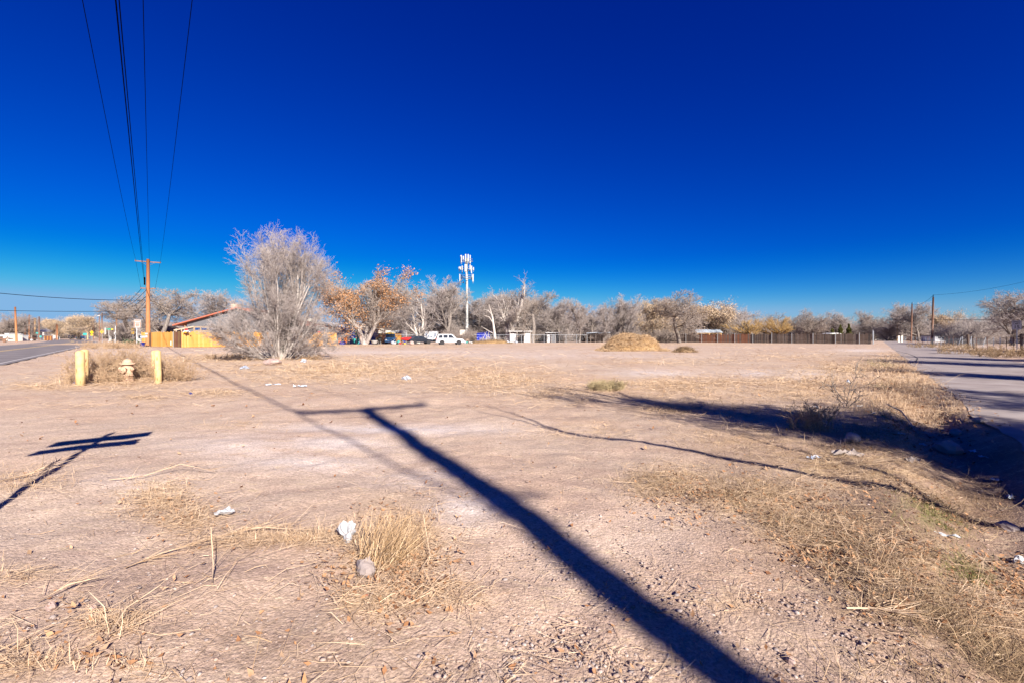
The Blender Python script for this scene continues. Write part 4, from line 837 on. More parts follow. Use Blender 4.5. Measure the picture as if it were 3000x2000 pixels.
MB().lathe([(.28, -.05), (.28, 0)], 14, (.85, -.06, .8), 'y').build('dish', M['white'], t_)
for k_, (u0, u1, vt, Y, mt, lab) in enumerate(((1090, 1106, 961, 98, 'cream', 'narrow pale parapet block behind the blue shed'), (1104, 1126, 967.5, 97, 'cream', 'pale flat roofed building just right of the blue shed'), (1124, 1162, 970, 99, 'white', 'long white low building behind the dark blue pickup'), (1158, 1177, 968.5, 96, 'white', 'white boxy shed end right of the wood panel'))):
    t_ = flat_house(lab, X(u0, Y), X(u1, Y), Y, 5, Z(vt, Y) - .2, mt, mt if k_ < 3 else 'lgrey', over=.05)
    w_ = X(u1, Y) - X(u0, Y)
    if k_ in (1, 2): win(t_, 0, 0, 1.5, w_ * .35, .7)
    MB().box((w_ * .32, -.03, .9), (.6 if w_ > 1.3 else .4, .06, 1.8)).build('door', M['wood_red'], t_)
Y = 94; t_ = thing('plywood_wall', 'brown boarded wall with a dark opening behind the pickup', 'shed', (X(1100, Y), Y, 0)); L = X(1176, Y) - X(1100, Y)
for i in range(16):
    if 10 <= i <= 11: continue
    MB().box((L * (i + .5) / 16, 0, .95), (L / 16 - .015, .05, 1.9 + .05 * (i % 3))).build('board', wr[i % 4] if i < 11 else wn[i % 4], t_)
MB().box((L / 2, .1, 1.96), (L, .12, .1)).build('rail', M['wood_old'], t_); MB().box((L * .69, .5, .9), (L / 8, .1, 1.8)).build('shade_panel', M['dark'], t_)  # dark panel behind the board gap imitates the shade inside
# sheds to the right of the mast
for u0, u1, vt, Y, lab, kind in ((1493, 1556, 970, 104, 'white roofed open shed with a pale door among the bare trees', 0), (1601, 1640, 974, 104, 'small grey lean-to shed with a thin flat roof', 1)):
    t_ = thing('shed', lab, 'shed', (X(u0, Y), Y, 0)); L = X(u1, Y) - X(u0, Y); h = Z(vt, Y)
    MB().box((L / 2, 1.6, h - .08), (L + .5, 4.0, .2 if kind == 0 else .12)).build('roof', M['white' if kind == 0 else 'lgrey'], t_)
    MB().box((L / 2, 3.2, h / 2 - .1), (L, .15, h - .2)).build('back_wall', M['grey'], t_)
    for a in (.1, L * .35, L * .68, L - .1): MB().box((a, -.1, h / 2 - .1), (.13, .13, h - .2)).build('roof_post', M['barkw' if kind == 0 else 'barkd'], t_)
    MB().box((L * .82 if kind == 0 else L * .5, .1, h * .42), (L * .3, .1, h * .82)).build('door' if kind == 0 else 'front_wall', M['white' if kind == 0 else 'grey'], t_)
    MB().box((L * .18, .3, h * .42), (L * .3, .1, h * .8)).build('wall_panel', M['lgrey'], t_)
Y = 107; t_ = thing('canopy', 'open canopy with two pale blue metal roof sheets left of the straw heap', 'canopy', (X(1716, Y), Y, 0)); L = X(1786, Y) - X(1716, Y); M['bmetal'] = mat('blue_grey_metal', (.42, .48, .55), rough=.4, metallic=.3)
for a, b_ in ((.26, .12), (.75, .12)): MB().box((L * a, 1.2, Z(975.5, Y)), (L * .5, 3.6, .1), ry=-b_ * .5).build('roof_sheet', M['bmetal'], t_)
for a in np.linspace(.05, L - .05, 6): MB().box((a, 0, 1.0), (.13, .13, 2.0)).build('roof_post', M['barkd'], t_)
MB().box((L / 2, 3, .8), (L + 2, .1, 1.5)).build('back_wall', M['wood_old'], t_)
# carport
Y = 120; t_ = thing('carport', 'new wooden carport with a grey gabled roof over the dark fence', 'carport', (X(2035, Y), Y, 0)); L = X(2106, Y) - X(2035, Y); h = Z(975, Y)
MB().prism([(-1.8, h), (0, h + .75), (1.8, h), (1.8, h + .1), (0, h + .87), (-1.8, h + .1)], -.2, L + .2, ax='x').build('roof', M['bmetal'], t_)
for a in (0, L * .5, L - .1):
    for yy in (-1.5, 1.5): MB().box((a, yy, h / 2), (.18, .18, h)).build('roof_post', M['polet'], t_)
MB().box((L / 2, -1.55, h - .1), (L, .14, .25)).build('beam', M['polet'], t_)
MB().tube([(L - .1, -1.5, h), (L - .1, 0, h + .7), (L - .1, 1.5, h)], .09, 5).build('gable_truss', M['polet'], t_); MB().tube([(L - .1, -1.5, h - .8), (L - .1, -.7, h)], .07, 5).build('knee_brace', M['polet'], t_)
# right side buildings
for u0, u1, vt, Y, wm, rm, lab in ((2637, 2657, 981, 150, 'brick', 'lgrey', 'small red brick house with grey roof at the bend of the lane'), (2658, 2686, 985, 155, 'white', 'bmetal', 'white house with blue grey roof between the dark poles'), (2562, 2580, 988, 175, 'white', 'lgrey', 'low white house at the far end of the lane')):
    t_, r_ = gable(lab, X(u0, Y), X(u1, Y), Y, 6, Z(vt + 3, Y), Z(vt - 2, Y), X((u0 + u1) / 2, Y), Z(vt + 3, Y), wm, rm, .4); W_ = X(u1, Y) - X(u0, Y); win(t_, W_ * .3, 0, Z(992, Y) , .8, .5); MB().box((W_ * .7, -.03, .6), (.7, .06, 1.2)).build('door', M['dark'], t_)
Y = 118; t_ = flat_house('long low grey block shed in the pasture at right', X(2739, Y), X(2786, Y), Y, 4, Z(983, Y) - .1, 'tan' if 0 else 'lgrey', 'grey', 'shed', 'shed', .15)
for a in (-1.2, -.9): MB().box((a, -.02, .95), (.16, .05, .4)).build('window', M['dark'], t_)
MB().box((1.7, -.02, .75), (.5, .06, 1.4)).build('door', M['white'], t_); M['stone_wall'] = M['lgrey']
t_ = flat_house('dark low shed right of the long grey block shed', X(2788, 120), X(2813, 120), 120, 3.5, 1.5, 'wood_old', 'wood_old', 'shed', 'shed', .2); MB().box((.3, -.02, .7), (.7, .06, 1.3)).build('door', M['dark'], t_)
# left side buildings
Y = 225; t_, r_ = gable('cream gabled house behind the far left poles', X(56, Y), X(112, Y), Y, 10, Z(975, Y), Z(964.5, Y), X(80, Y), Z(972, Y), 'cream', 'lgrey', .8)
for a in (3, 5.6): win(t_, a, 0, Z(977, Y), .9, .9, 'white')
MB().box((1.2, 1, Z(963, Y)), (.9, .9, 1.8)).build('chimney', M['cream'], r_); MB().box((6.8, -.04, 1.0), (1., .06, 2.)).build('door', M['wood_red'], t_)
for u0, u1, vt, Y, wm, lab in ((-30, 16, 983, 130, 'lgrey', 'long pale grey wall and shed at the left edge'), (15, 26, 978.5, 128, 'cream', 'pale narrow shed with flat top at the left edge'), (26, 34, 981, 132, 'cream', 'small pale shed with a violet shaded side'), (36, 52, 984, 135, 'white', 'white low outbuilding behind the tallest red pole')):
    t_ = flat_house(lab, X(u0, Y), X(u1, Y), Y, 3, Z(vt, Y), wm, 'lgrey', 'shed', 'shed', .1); w_ = X(u1, Y) - X(u0, Y); MB().box((w_ * .2, -.03, .7), (w_ * .3, .06, 1.3)).build('door', M['wood_old'], t_)
Y = 150; t_ = thing('wooden_fence', 'orange brown plank fence left of the big tan tree', 'fence', (X(130, Y), Y, 0)); L = X(154, Y) - X(130, Y)
for i in range(14): MB().box((L * (i + .5) / 14, 0, .75), (L / 14 - .02, .04, 1.45 + .06 * (i % 2))).build('board', M['wood_red'] if i % 5 else wn[0], t_)
MB().box((L / 2, .05, 1.0), (L, .06, .1)).build('rail', M['wood_red'], t_)
Y = 210; t_ = thing('wooden_fence', 'grey board fence behind the dark parked cars', 'fence', (X(252, Y), Y, 0)); L = X(272, Y) - X(252, Y)
for i in range(10): MB().box((L * (i + .5) / 10, 0, 1.0), (L / 10 - .03, .04, 2.0)).build('board', M['grey'], t_)
Y = 105; t_ = thing('cart', 'old wooden farm cart and beams at the left edge by the highway', 'cart', (X(10, Y), Y, 0))
MB().box((0, 0, .85), (3.2, 1.2, .2)).build('cart_bed', M['poled'], t_); MB().tube([(-1.6, 0, .9), (-2.6, -.2, .3)], .08, 6).build('shaft', M['barkd'], t_)
for a in (-1.1, .9, 1.5): MB().box((a, -.5, .6), (.16, .16, 1.4), ry=.5).build('strut', M['barkw'], t_)
for a in (-1., 1.): MB().lathe([(.45, -.05), (.45, .05)], 14, (a, -.7, .45), 'y').build('wheel', M['poled'], t_)
Y = 140; t_ = thing('trailer', 'dark flat trailer on white wheels among the far left poles', 'trailer', (X(92, Y), Y, 0)); MB().box((0, 0, .75), (2.6, 1.6, .25)).build('bed', M['poled'], t_)
for a in (-.9, 0, .9): MB().lathe([(.28, -.1), (.28, .1)], 12, (a, -.8, .3), 'y').build('wheel', M['lgrey'], t_)
MB().tube([(-1.3, 0, .7), (-2.0, 0, .4)], .06, 6).build('tow_bar', M['poled'], t_)
Y = 75; t_, r_ = gable('small white gabled building peeking over the yellow fence', X(452, 95), X(484, 95), 95, 5, Z(971, 95), Z(957, 95), X(456, 95), Z(971, 95), 'white', 'wood_old', .3); win(t_, 1.1, 0, Z(968, 95), .4, .5, 'dark')
t_ = flat_house('white painted block building left of the near power pole', X(402, 92), X(432, 92), 92, 4, Z(961, 92), 'white', 'lgrey', over=.1); win(t_, -.3, 0, 1.3, .8, .6)
t_ = flat_house('small white kiosk with a green roof behind the shop sign', X(318, 112), X(338, 112), 112, 3, Z(976, 112), 'white', 'grey'); MB().box((.2, -.03, .7), (.5, .06, 1.3)).build('door', M['dark'], t_)
# block wall and cabinet below the mast
t_ = thing('block_wall', 'tan block wall under the antenna mast', 'wall', (X(1330, 118), 118, 0)); L = X(1396, 118) - X(1330, 118)
for i in range(10):
    for j in range(4): MB().box((L * (i + .5) / 10, 0, .25 + j * .42), (L / 10 - .02, .2, .4)).build('block', M['tan'], t_)
MB().box((L / 2, 0, 1.78), (L, .26, .08)).build('wall_cap', M['lgrey'], t_)
t_ = thing('equipment_cabinet', 'cream equipment cabinet on a platform left of the antenna mast', 'cabinet', (X(1355, 116), 116, 0)); z0 = Z(982, 116)
MB().box((0, 0, z0 + .65), (1.3, 1.0, 1.3)).build('cabinet_body', M['cream'], t_); MB().box((0, 0, z0 - .1), (1.9, 1.4, .14)).build('platform', M['poled'], t_)
for a in (-.33, .33): MB().box((a, -.515, z0 + .65), (.6, .03, 1.15)).build('cabinet_door', M['cream'], t_)
for a in (-.8, .8): MB().box((a, 0, (z0 - .1) / 2), (.12, .12, z0 - .15)).build('leg', M['poled'], t_)

# ------------------------------------------------------------------ antenna mast
M['mastw'] = mat('mast_paint', (.44, .44, .42), rough=.5, var=.06)
Y = 120.; h = Z(758, Y); t_ = thing('antenna_mast', 'white cell antenna mast with three tiers of panel antennas above the trees', 'antenna mast', (X(1368, Y), Y, 0))
MB().tube([(0, 0, 0), (0, 0, h * .3), (0, 0, h * .7), (0, 0, h)], [.46, .34, .27, .2], 14).build('mast_shaft', M['mastw'], t_, True)
pxm = Y / F
def panel(dx, vt, vb, wpx, dy, mt='mastw'):
    z0, z1_ = Z(vb, Y), Z(vt, Y); p = MB().box((dx * pxm, dy, (z0 + z1_) / 2), (wpx * pxm * .85, .22, z1_ - z0)).build('panel_antenna', M[mt], t_)
    MB().tube([(dx * pxm, dy + .2, z0 - .4), (dx * pxm, dy + .2, z1_ + .1)], .06, 6).build('mount_pipe', M['steel'], p); return p
for dx, vt, vb, wpx, dy in ((-17, 750, 771, 3, -.6), (-14.5, 751, 772, 3, -1.1), (-8.5, 754, 764, 4, -1.6), (-1.5, 749.5, 770.5, 4, -2.0), (5.5, 749, 770, 4, -1.6), (10.5, 750, 774, 3, -.9), (9, 753, 772, 2.5, .8), (-6, 754, 768, 3, 1.5),
    (-22, 783, 793.5, 3, -.4), (-16.5, 784, 792.5, 5, -1.2), (-12, 782, 795, 3, -1.6), (-1.5, 778, 799, 7, -1.9), (11, 779, 793, 3.5, -1.5), (14.5, 781, 802.5, 3, -1.0), (19.5, 785, 792.5, 3.5, -.4), (-7, 782, 792, 3, 1.4),
    (-20, 804.5, 826, 3, -.6), (-15.5, 807, 815, 3, .4), (0, 799, 822, 4.5, -.9), (18.5, 805, 826.5, 4, -.6), (14, 808, 815, 3, .5)): panel(dx, vt, vb, wpx, dy)
for vc, rad in ((766, 1.5), (790, 1.75), (814, 1.7)):
    zc = Z(vc, Y); pts = [(rad * math.cos(a), rad * math.sin(a), zc) for a in np.linspace(0, 6.283, 13)]; MB().tube(pts, .06, 5).tube([(p[0], p[1], p[2] + .55) for p in pts], .04, 5).build('platform_ring', M['steel'], t_)
    for a in (0, 2.1, 4.2): MB().tube([(0, 0, zc - .4), (rad * math.cos(a), rad * math.sin(a), zc)], .06, 5).build('outrigger', M['steel'], t_)
for dx, v_ in ((-13, 800), (-3, 774), (8, 774), (9, 796), (-9, 829), (-14, 820), (14, 820), (-2, 832)): MB().box((dx * pxm, -.8, Z(v_, Y)), (.2, .2, .45)).build('radio_unit', M['dark'], t_)
MB().box((-6, 0, 0), (.01, .01, .01)) if 0 else None

# ------------------------------------------------------------------ vehicles
def wheel(par, x, y, r, side):
    tw = MB().lathe([(r * .62, -.1), (r * .95, -.11), (r, -.07), (r, .07), (r * .95, .11), (r * .62, .1)], 18, (x, y, r), 'y').build('wheel', M['black'], par, True)
    MB().lathe([(r * .62, -.1), (r * .6, -.04), (.05, -.06)] if side < 0 else [(r * .62, .1), (r * .6, .04), (.05, .06)], 12, (x, y, r), 'y').build('rim', M['steel'], tw, True)
def vehicle(label, cat, name, loc, rz, L, W, prof, gh_, wheels, paint, wins, roofrack=False, rear='red'):
    """prof: body side outline (x,z) below the belt; gh_: greenhouse outline"""
    t_ = thing(name, label, cat, loc, rz); b_ = MB(); n_ = len(prof)
    vs = [(x, s_ * W / 2 * (1. if z < .8 else .97), z) for s_ in (-1, 1) for x, z in prof]
    b_.add(vs, [tuple(range(n_)), tuple(range(n_, 2 * n_))[::-1]] + [(i, i + n_, (i + 1) % n_ + n_, (i + 1) % n_) for i in range(n_)]); body = b_.build('body', paint, t_)
    zb = min(z for _, z in gh_); zt = max(z for _, z in gh_); n_ = len(gh_); vs = [(x, s_ * W / 2 * (.95 - .14 * (z - zb) / (zt - zb)), z) for s_ in (-1, 1) for x, z in gh_]
    MB().add(vs, [tuple(range(n_)), tuple(range(n_, 2 * n_))[::-1]] + [(i, i + n_, (i + 1) % n_ + n_, (i + 1) % n_) for i in range(n_)]).build('cabin', paint, t_)
    yy = lambda z: W / 2 * (.95 - .14 * (z - zb) / (zt - zb)) + .012
    for q in wins:
        for s_ in (-1, 1): MB().add([(x, s_ * yy(z), z) for x, z in q] + [(x, s_ * (yy(z) - .03), z) for x, z in q], [tuple(range(len(q))), tuple(range(len(q), 2 * len(q)))[::-1]] + [(i, (i + 1) % len(q), (i + 1) % len(q) + len(q), i + len(q)) for i in range(len(q))]).build('window', M['glass'], t_)
    (xa, za), (xb, zb_) = gh_[0], gh_[1]; yw = W * .40; nx_ = -.012
    MB().add([(xa + nx_ - .01 + (xb - xa) * f_, s_ * yw * (1 - .1 * f_), za + (zb_ - za) * f_) for f_, s_ in ((.12, -1), (.12, 1), (.88, 1), (.88, -1))], [(0, 1, 2, 3)]).build('rear_window', M['glass'], t_)
    (xa, za), (xb, zb_) = gh_[-1], gh_[-2]
    MB().add([(xa + .02 + (xb - xa) * f_, s_ * yw * (1 - .1 * f_), za + (zb_ - za) * f_ + .012) for f_, s_ in ((.1, -1), (.1, 1), (.9, 1), (.9, -1))], [(0, 1, 2, 3)]).build('windscreen', M['glass'], t_)
    for x, r in wheels:
        for s_ in (-1, 1):
            wheel(t_, x, s_ * (W / 2 - .1), r, s_); MB().lathe([(r * 1.18, -.02), (r * 1.18, .0)], 16, (x, s_ * (W / 2 + .004), r), 'y').build('wheel_arch', M['dark'], t_)
    for s_ in (-1, 1):
        MB().box((-L / 2 - .01, s_ * W * .42, .95), (.06, .16, .28)).build('tail_light', M['red'], t_); MB().box((L / 2 + .005, s_ * W * .36, .78), (.06, .28, .16)).build('headlight', M['white'], t_)
        MB().box((.9, s_ * (W / 2 + .08), 1.12), (.12, .16, .14)).build('mirror', paint, t_)
        for hx_ in (-.55, .35): MB().box((hx_, s_ * (W / 2 + .01), .98), (.16, .03, .035)).build('door_handle', M['dark'], t_)
    MB().box((-L / 2 - .05, 0, .5), (.14, W * .96, .2)).build('rear_bumper', paint, t_); MB().box((L / 2 + .04, 0, .5), (.14, W * .96, .2)).build('front_bumper', paint, t_)
    MB().box((-L / 2 - .09, .0, .72), (.03, .34, .16)).build('number_plate', M['teal'], t_); return t_
M['cwhite'] = mat('car_white', (.46, .46, .47), rough=.25, var=.02, spec=.5); M['cblack'] = mat('car_dark', (.02, .022, .03), rough=.2, var=.1, spec=.5); M['cblue'] = mat('car_blue', (.02, .06, .14), rough=.25, spec=.5); M['ctan'] = mat('van_tan', (.33, .24, .16), rough=.5)
SUVP = [(-2.35, .38), (-2.38, .95), (-2.3, 1.05), (1.05, 1.05), (2.2, .98), (2.36, .8), (2.36, .38)]; SUVG = [(-2.3, 1.05), (-2.08, 1.72), (-1.9, 1.78), (.2, 1.78), (.42, 1.72), (1.12, 1.05)]
x, y = G(1317, 1008.5); y = 80.; x = X(1317, y)
vehicle('white estate car parked side-on in front of the bare trees', 'car', 'parked_car', (x, y, 0), .28, 4.75, 1.85, SUVP, SUVG, ((-1.42, .37), (1.5, .37)), M['cwhite'],
        ([(-2.05, 1.12), (-1.9, 1.6), (-1.32, 1.64), (-1.32, 1.12)], [(-1.2, 1.12), (-1.2, 1.64), (-.42, 1.66), (-.42, 1.12)], [(-.3, 1.12), (-.3, 1.66), (.2, 1.66), (.85, 1.12)]))
CARP = [(-2.2, .35), (-2.25, .85), (-2.0, .98), (.9, .95), (1.9, .85), (2.2, .65), (2.2, .35)]; CARG = [(-2.1, .96), (-1.4, 1.42), (-.9, 1.5), (.0, 1.5), (.3, 1.42), (1.15, .94)]
y = 85.; vehicle('dark hatchback behind the V trunk tree', 'car', 'parked_car', (X(1231, y), y, 0), .5, 4.4, 1.8, CARP, CARG, ((-1.35, .33), (1.35, .33)), M['cblack'], ([(-1.55, 1.02), (-1.2, 1.38), (-.62, 1.42), (-.62, 1.02)], [(-.5, 1.02), (-.5, 1.42), (.0, 1.42), (.75, 1.02)]))
PKP = [(-2.6, .5), (-2.6, 1.05), (-.4, 1.05), (-.4, 1.1), (1.2, 1.1), (2.4, 1.02), (2.6, .9), (2.6, .5)]; PKG = [(-.5, 1.1), (-.4, 1.8), (-.2, 1.88), (.4, 1.88), (.6, 1.8), (1.3, 1.1)]
y = 84.; vehicle('dark blue pickup facing the camera behind the chain link fence', 'pickup', 'pickup_truck', (X(1136, y), y + 2, 0), -1.35, 5.2, 1.9, PKP, PKG, ((-1.6, .38), (1.6, .38)), M['cblue'], ([(-.35, 1.16), (-.28, 1.72), (.35, 1.74), (.95, 1.16)],))
for u, lab in ((222, 'dark car with red tail lights parked by the highway under the tan tree, left one'), (242, 'dark blue car parked by the highway under the tan tree, right one')):
    y = 205.; vehicle(lab, 'car', 'parked_car', (X(u, y), y, .0), 1.2, 4.5, 1.85, SUVP if u < 230 else CARP, SUVG if u < 230 else CARG, ((-1.4, .36), (1.4, .36)), M['cblack' if u < 230 else 'cblue'], ())
y = 165.; vehicle('white car parked at the far end of the lane', 'car', 'parked_car', (X(2578, y), y, 0), .9, 4.4, 1.8, CARP, CARG, ((-1.35, .33), (1.35, .33)), M['cwhite'], ())
y = 122.; vehicle('white pickup under the wooden carport', 'pickup', 'pickup_truck', (X(2085, y), y, 0), .1, 5.2, 1.9, PKP, PKG, ((-1.6, .38), (1.6, .38)), M['cwhite'], ([(-.35, 1.16), (-.28, 1.72), (.35, 1.74), (.95, 1.16)],))
# tan high roof van behind the fence
Y = 67.; M['skyglass'] = mat('van_glass_sky_tint', (.015, .05, .16), rough=.12, spec=.6)  # blue base colour stands for sky mirrored in the panes
t_ = thing('van', 'tan high roofed van with sky reflection coloured into its windows behind the yellow fence', 'van', (X(566, Y), Y, 0)); L = X(652, Y) - X(566, Y); zt = Z(956, Y); zw0, zw1 = Z(967, Y), Z(960.5, Y)
MB().prism([(0, .5), (0, zt - .1), (.15, zt), (L - 1.3, zt), (L - .7, zt - .2), (L - .05, zw0 - .25), (L + .7, zw0 - .6), (L + .8, .5)][::-1], 0, 2.0).build('body', M['ctan'], t_)
for a, b_ in ((.07, .23), (.28, .48), (.53, .70)): MB().box((L * (a + b_) / 2, -.01, (zw0 + zw1) / 2), (L * (b_ - a), .03, zw1 - zw0)).build('window', M['skyglass'], t_)
MB().add([(L * .71, -.02, zw0 - .25), (L * .98, -.02, zw0 - .25), (L * .93, -.02, zw1 - .15), (L * .86, -.02, zw1), (L * .71, -.02, zw1)], [(0, 1, 2, 3, 4)]).build('window', M['skyglass'], t_)
for a in (.9, L - .5):
    for b_ in (.15, 1.85): wheel(t_, a, b_, .38, -1 if b_ < 1 else 1)
# white trailer with graffiti
Y = 112.; t_ = thing('trailer', 'pale box trailer with dark graffiti behind the dark hatchback', 'trailer', (X(1262, Y), Y, 0)); L = X(1281, Y) - X(1243, Y)
MB().box((0, 1, Z(971, Y) / 2 + .3), (L, 2, Z(971, Y) - .6)).build('box_body', M['lgrey'], t_); rg = random.Random(4)
for i in range(12): MB().box((rg.uniform(-.42, .42) * L, -.02 - .003 * i, rg.uniform(.9, Z(974, Y))), (rg.uniform(.1, .25), .02, rg.uniform(.3, .8)), ry=rg.uniform(-.6, .6)).build('graffiti', M[rg.choice(('grey', 'cblue'))], t_)
for a in (-.8, .8): wheel(t_, a, .1, .36, -1)
# tarp shelter
Y = 101.; t_ = thing('tarp_shelter', 'shelter draped in crumpled deep blue tarp behind the brush pile', 'shelter', (X(1397, Y), Y, 0)); L = X(1440, Y) - X(1397, Y); h = Z(975.5, Y)
gt = np.random.default_rng(6); k = MB(); nn_ = 12
for (f_) in (0, 1):
    pass
vs = [(L * i / nn_ * .9, -.1 + gt.normal(0, .06) - .25 * (j == 0), max(.02, h * .94 * j / 8 + gt.normal(0, .03))) for j in range(9) for i in range(nn_ + 1)]
k.add(vs, [(j * (nn_ + 1) + i, j * (nn_ + 1) + i + 1, (j + 1) * (nn_ + 1) + i + 1, (j + 1) * (nn_ + 1) + i) for j in range(8) for i in range(nn_)]); k.build('tarp_wall', M['tarp'], t_)
k = MB(); vs = [(L * i / nn_, 3.2 * j / 5 - .2 + gt.normal(0, .04), h - .3 + .42 * (i / nn_) ** .5 + .2 * (j / 5) + gt.normal(0, .05)) for j in range(6) for i in range(nn_ + 1)]
k.add(vs, [(j * (nn_ + 1) + i, j * (nn_ + 1) + i + 1, (j + 1) * (nn_ + 1) + i + 1, (j + 1) * (nn_ + 1) + i) for j in range(5) for i in range(nn_)]); k.build('tarp_roof', M['tarp'], t_)
for a in (0, L * .6, L): MB().tube([(a, .1, 0), (a, .1, h)], .06, 6).build('frame_pole', M['wood_old'], t_)
# pale dead stems in front of shelter
t_ = thing('dead_branches', 'pale broken branches leaning against the tarp shelter', 'branches', (X(1425, 99), 99, 0))
for a in ([(-1.1, 0, 0), (-.6, 0, 1.2), (.1, .2, 2.6)], [(0, 0, 0), (.1, .1, 1.4), (-.4, .1, 2.2)], [(1.1, 0, 0), (.4, 0, 1.2), (.5, .1, 2.4)], [(-.3, -.1, .2), (.9, 0, 1.5)]): MB().tube(a, [.08] * (len(a) - 1) + [.03], 5).build('branch', M['barkw'], t_)

# ------------------------------------------------------------------ yard clutter
def chair(label, x, y, rz, mt):
    t_ = thing('garden_chair', label, 'chair', (x, y, 0), rz, 'plastic chairs by the fence end'); MB().box((0, 0, .42), (.5, .48, .05)).build('seat', mt, t_); MB().box((0, .24, .78), (.5, .05, .7)).build('backrest', mt, t_)
    for a in (-.22, .22):
        for b_ in (-.2, .2): MB().box((a, b_, .2), (.05, .05, .4)).build('leg', mt, t_)
        MB().box((a * 1.1, 0, .62), (.05, .45, .04)).build('armrest', mt, t_)
chair('orange plastic chair nearest the end of the yellow fence', X(995, 80), 80, .3, M['orange']); chair('orange plastic chair left of the painted shed', X(1010, 81), 81, -.3, M['orange'])
chair('teal plastic chair tucked between fence end and orange chair', X(987, 80.6), 80.6, .1, M['teal'])
def cluttered(name, label, cat, u, Y, parts):
    t_ = thing(name, label, cat, (X(u, Y), Y, 0))
    for nm, fn, mt in parts: fn(MB()).build(nm, M[mt] if isinstance(mt, str) else mt, t_, nm in ('hull', 'bag', 'drum', 'tarp_cover'))
    return t_
cluttered('plastic_crate', 'blue plastic crate on the ground between the orange chairs', 'crate', 1004, 79.6, [('crate_body', lambda b: b.box((0, 0, .22), (.75, .5, .44)), 'tarp'), ('rim', lambda b: b.box((0, 0, .45), (.82, .56, .06)), 'blue')])
cluttered('kayak', 'red kayak resting on boxes right of the pickup', 'kayak', 1196, 84, [('hull', lambda b: b.lathe([(.02, -1.5), (.2, -1.1), (.34, -.4), (.36, .3), (.22, 1.1), (.02, 1.5)], 10, (0, 0, .95), 'x'), 'red'), ('cockpit_rim', lambda b: b.box((.1, 0, 1.28), (.8, .4, .06)), 'dark'), ('trestle', lambda b: b.box((-.7, 0, .35), (.3, .6, .6)).box((.8, 0, .35), (.3, .6, .6)), 'blue')])
cluttered('canoe', 'yellow canoe lying upside down on a rack behind the pickup', 'canoe', 1142, 91, [('hull', lambda b: b.lathe([(.02, -1.0), (.25, -.7), (.36, 0), (.25, .7), (.02, 1.0)], 10, (0, 0, 1.85), 'x'), 'yellow'), ('rack_post', lambda b: b.box((-.6, 0, .8), (.1, .1, 1.6)), 'wood_old'), ('rack_post', lambda b: b.box((.6, 0, .8), (.1, .1, 1.6)), 'wood_old')])
cluttered('turquoise_post', 'turquoise umbrella folded around its pole in front of the blue shed', 'parasol', 1044, 82, [('parasol_pole', lambda b: b.tube([(0, 0, 0), (0, 0, 2.7)], .06, 8), 'steel'), ('folded_canopy', lambda b: b.tube([(-.05, -.05, 2.6), (0, -.05, 2.0), (.12, -.05, 1.0)], [.07, .13, .12], 8), mat('pale_turquoise', (.25, .55, .48), rough=.7))])
cluttered('white_tub', 'white bathtub like tub right of the forked cottonwood', 'tub', 1097, 81, [('hull', lambda b: b.lathe([(.3, 0), (.48, .1), (.62, .55), (.66, .58), (.6, .6)], 14, (0, 0, .1)), 'white'), ('stand', lambda b: b.box((0, 0, .06), (.8, .5, .12)), 'dark')])
cluttered('grill', 'black kettle barbecue left of the dark blue pickup', 'barbecue', 1112, 82, [('drum', lambda b: b.blob((0, 0, .85), .36, 2, 10, (1, 1, .8), .02), 'black'), ('leg', lambda b: b.tube([(-.2, 0, 0), (-.1, 0, .7)], .03, 5), 'steel'), ('leg', lambda b: b.tube([(.2, 0, 0), (.1, 0, .7)], .03, 5), 'steel')])
cluttered('wood_bench', 'tan wooden bench in front of the boarded wall', 'bench', 1103, 86, [('seat', lambda b: b.box((0, 0, .6), (1.3, .5, .08)), 'polet'), ('backrest', lambda b: b.box((0, .25, 1.0), (1.3, .06, .6)), 'polet'), ('leg', lambda b: b.box((-.55, 0, .3), (.08, .4, .6)), 'polet'), ('leg', lambda b: b.box((.55, 0, .3), (.08, .4, .6)), 'polet')])
for i, (u, Y, s_, mt, lab) in enumerate(((1151, 83, .5, 'plastic', 'pale plastic bag heap right of the pickup'), (1158, 82, .38, 'white', 'white sack on the ground right of the pickup'), (1172, 83, .32, 'red', 'red fuel can like bundle beside the junk heap'), (1168, 84, .6, 'teal', 'teal bundled cloth on the junk heap'), (1180, 82, .4, 'poled', 'brown sack left of the boulder'), (1186, 81.5, .25, 'yellow', 'yellow bag below the red kayak'),
    (1163, 81.5, .3, 'dark', 'black rubbish bag beside the red bundle'), (1371, 96, .4, 'dark', 'black rubbish bag beside the white estate car'), (1380, 97, .5, 'dark', 'larger black rubbish bag under the block wall'), (1368, 95, .3, 'teal', 'teal bucket like bundle under the equipment cabinet'), (1376, 92, .35, 'white', 'white plastic heap in front of the rubbish bags'), (1361, 96, .4, 'plastic', 'pale blue sheet heap right of the estate car bonnet'), (1381, 90, .3, 'white', 'white litter bag at the left end of the brush pile'), (1487, 97, .45, 'plastic', 'pale bag leaning on the fence near the white roofed shed'), (1513, 99, .35, 'plastic', 'small pale blue bundle under the white roofed shed'))):
    t_ = thing('bundle', lab, 'bundle', (X(u, Y), Y, 0)); s_ *= .72; MB().blob((0, 0, s_ * .7), s_, i, 10, (1, .8, .8), .3).build('bag', M[mt], t_, True); MB().blob((.05, -.1, s_ * 1.35), s_ * .25, i + 40, 6, (1, 1, 1.2), .3).build('knot', M[mt], t_, True)
x, y = G(1206, 1012); y = 77; x = X(1206, y); tag(MB().blob((0, 0, .25), .45, 5, 14, (1, .8, .75), .16).build('boulder', M['pink'], None, True, (x, y, 0)), 'pale boulder at the foot of the V trunk tree', 'boulder')
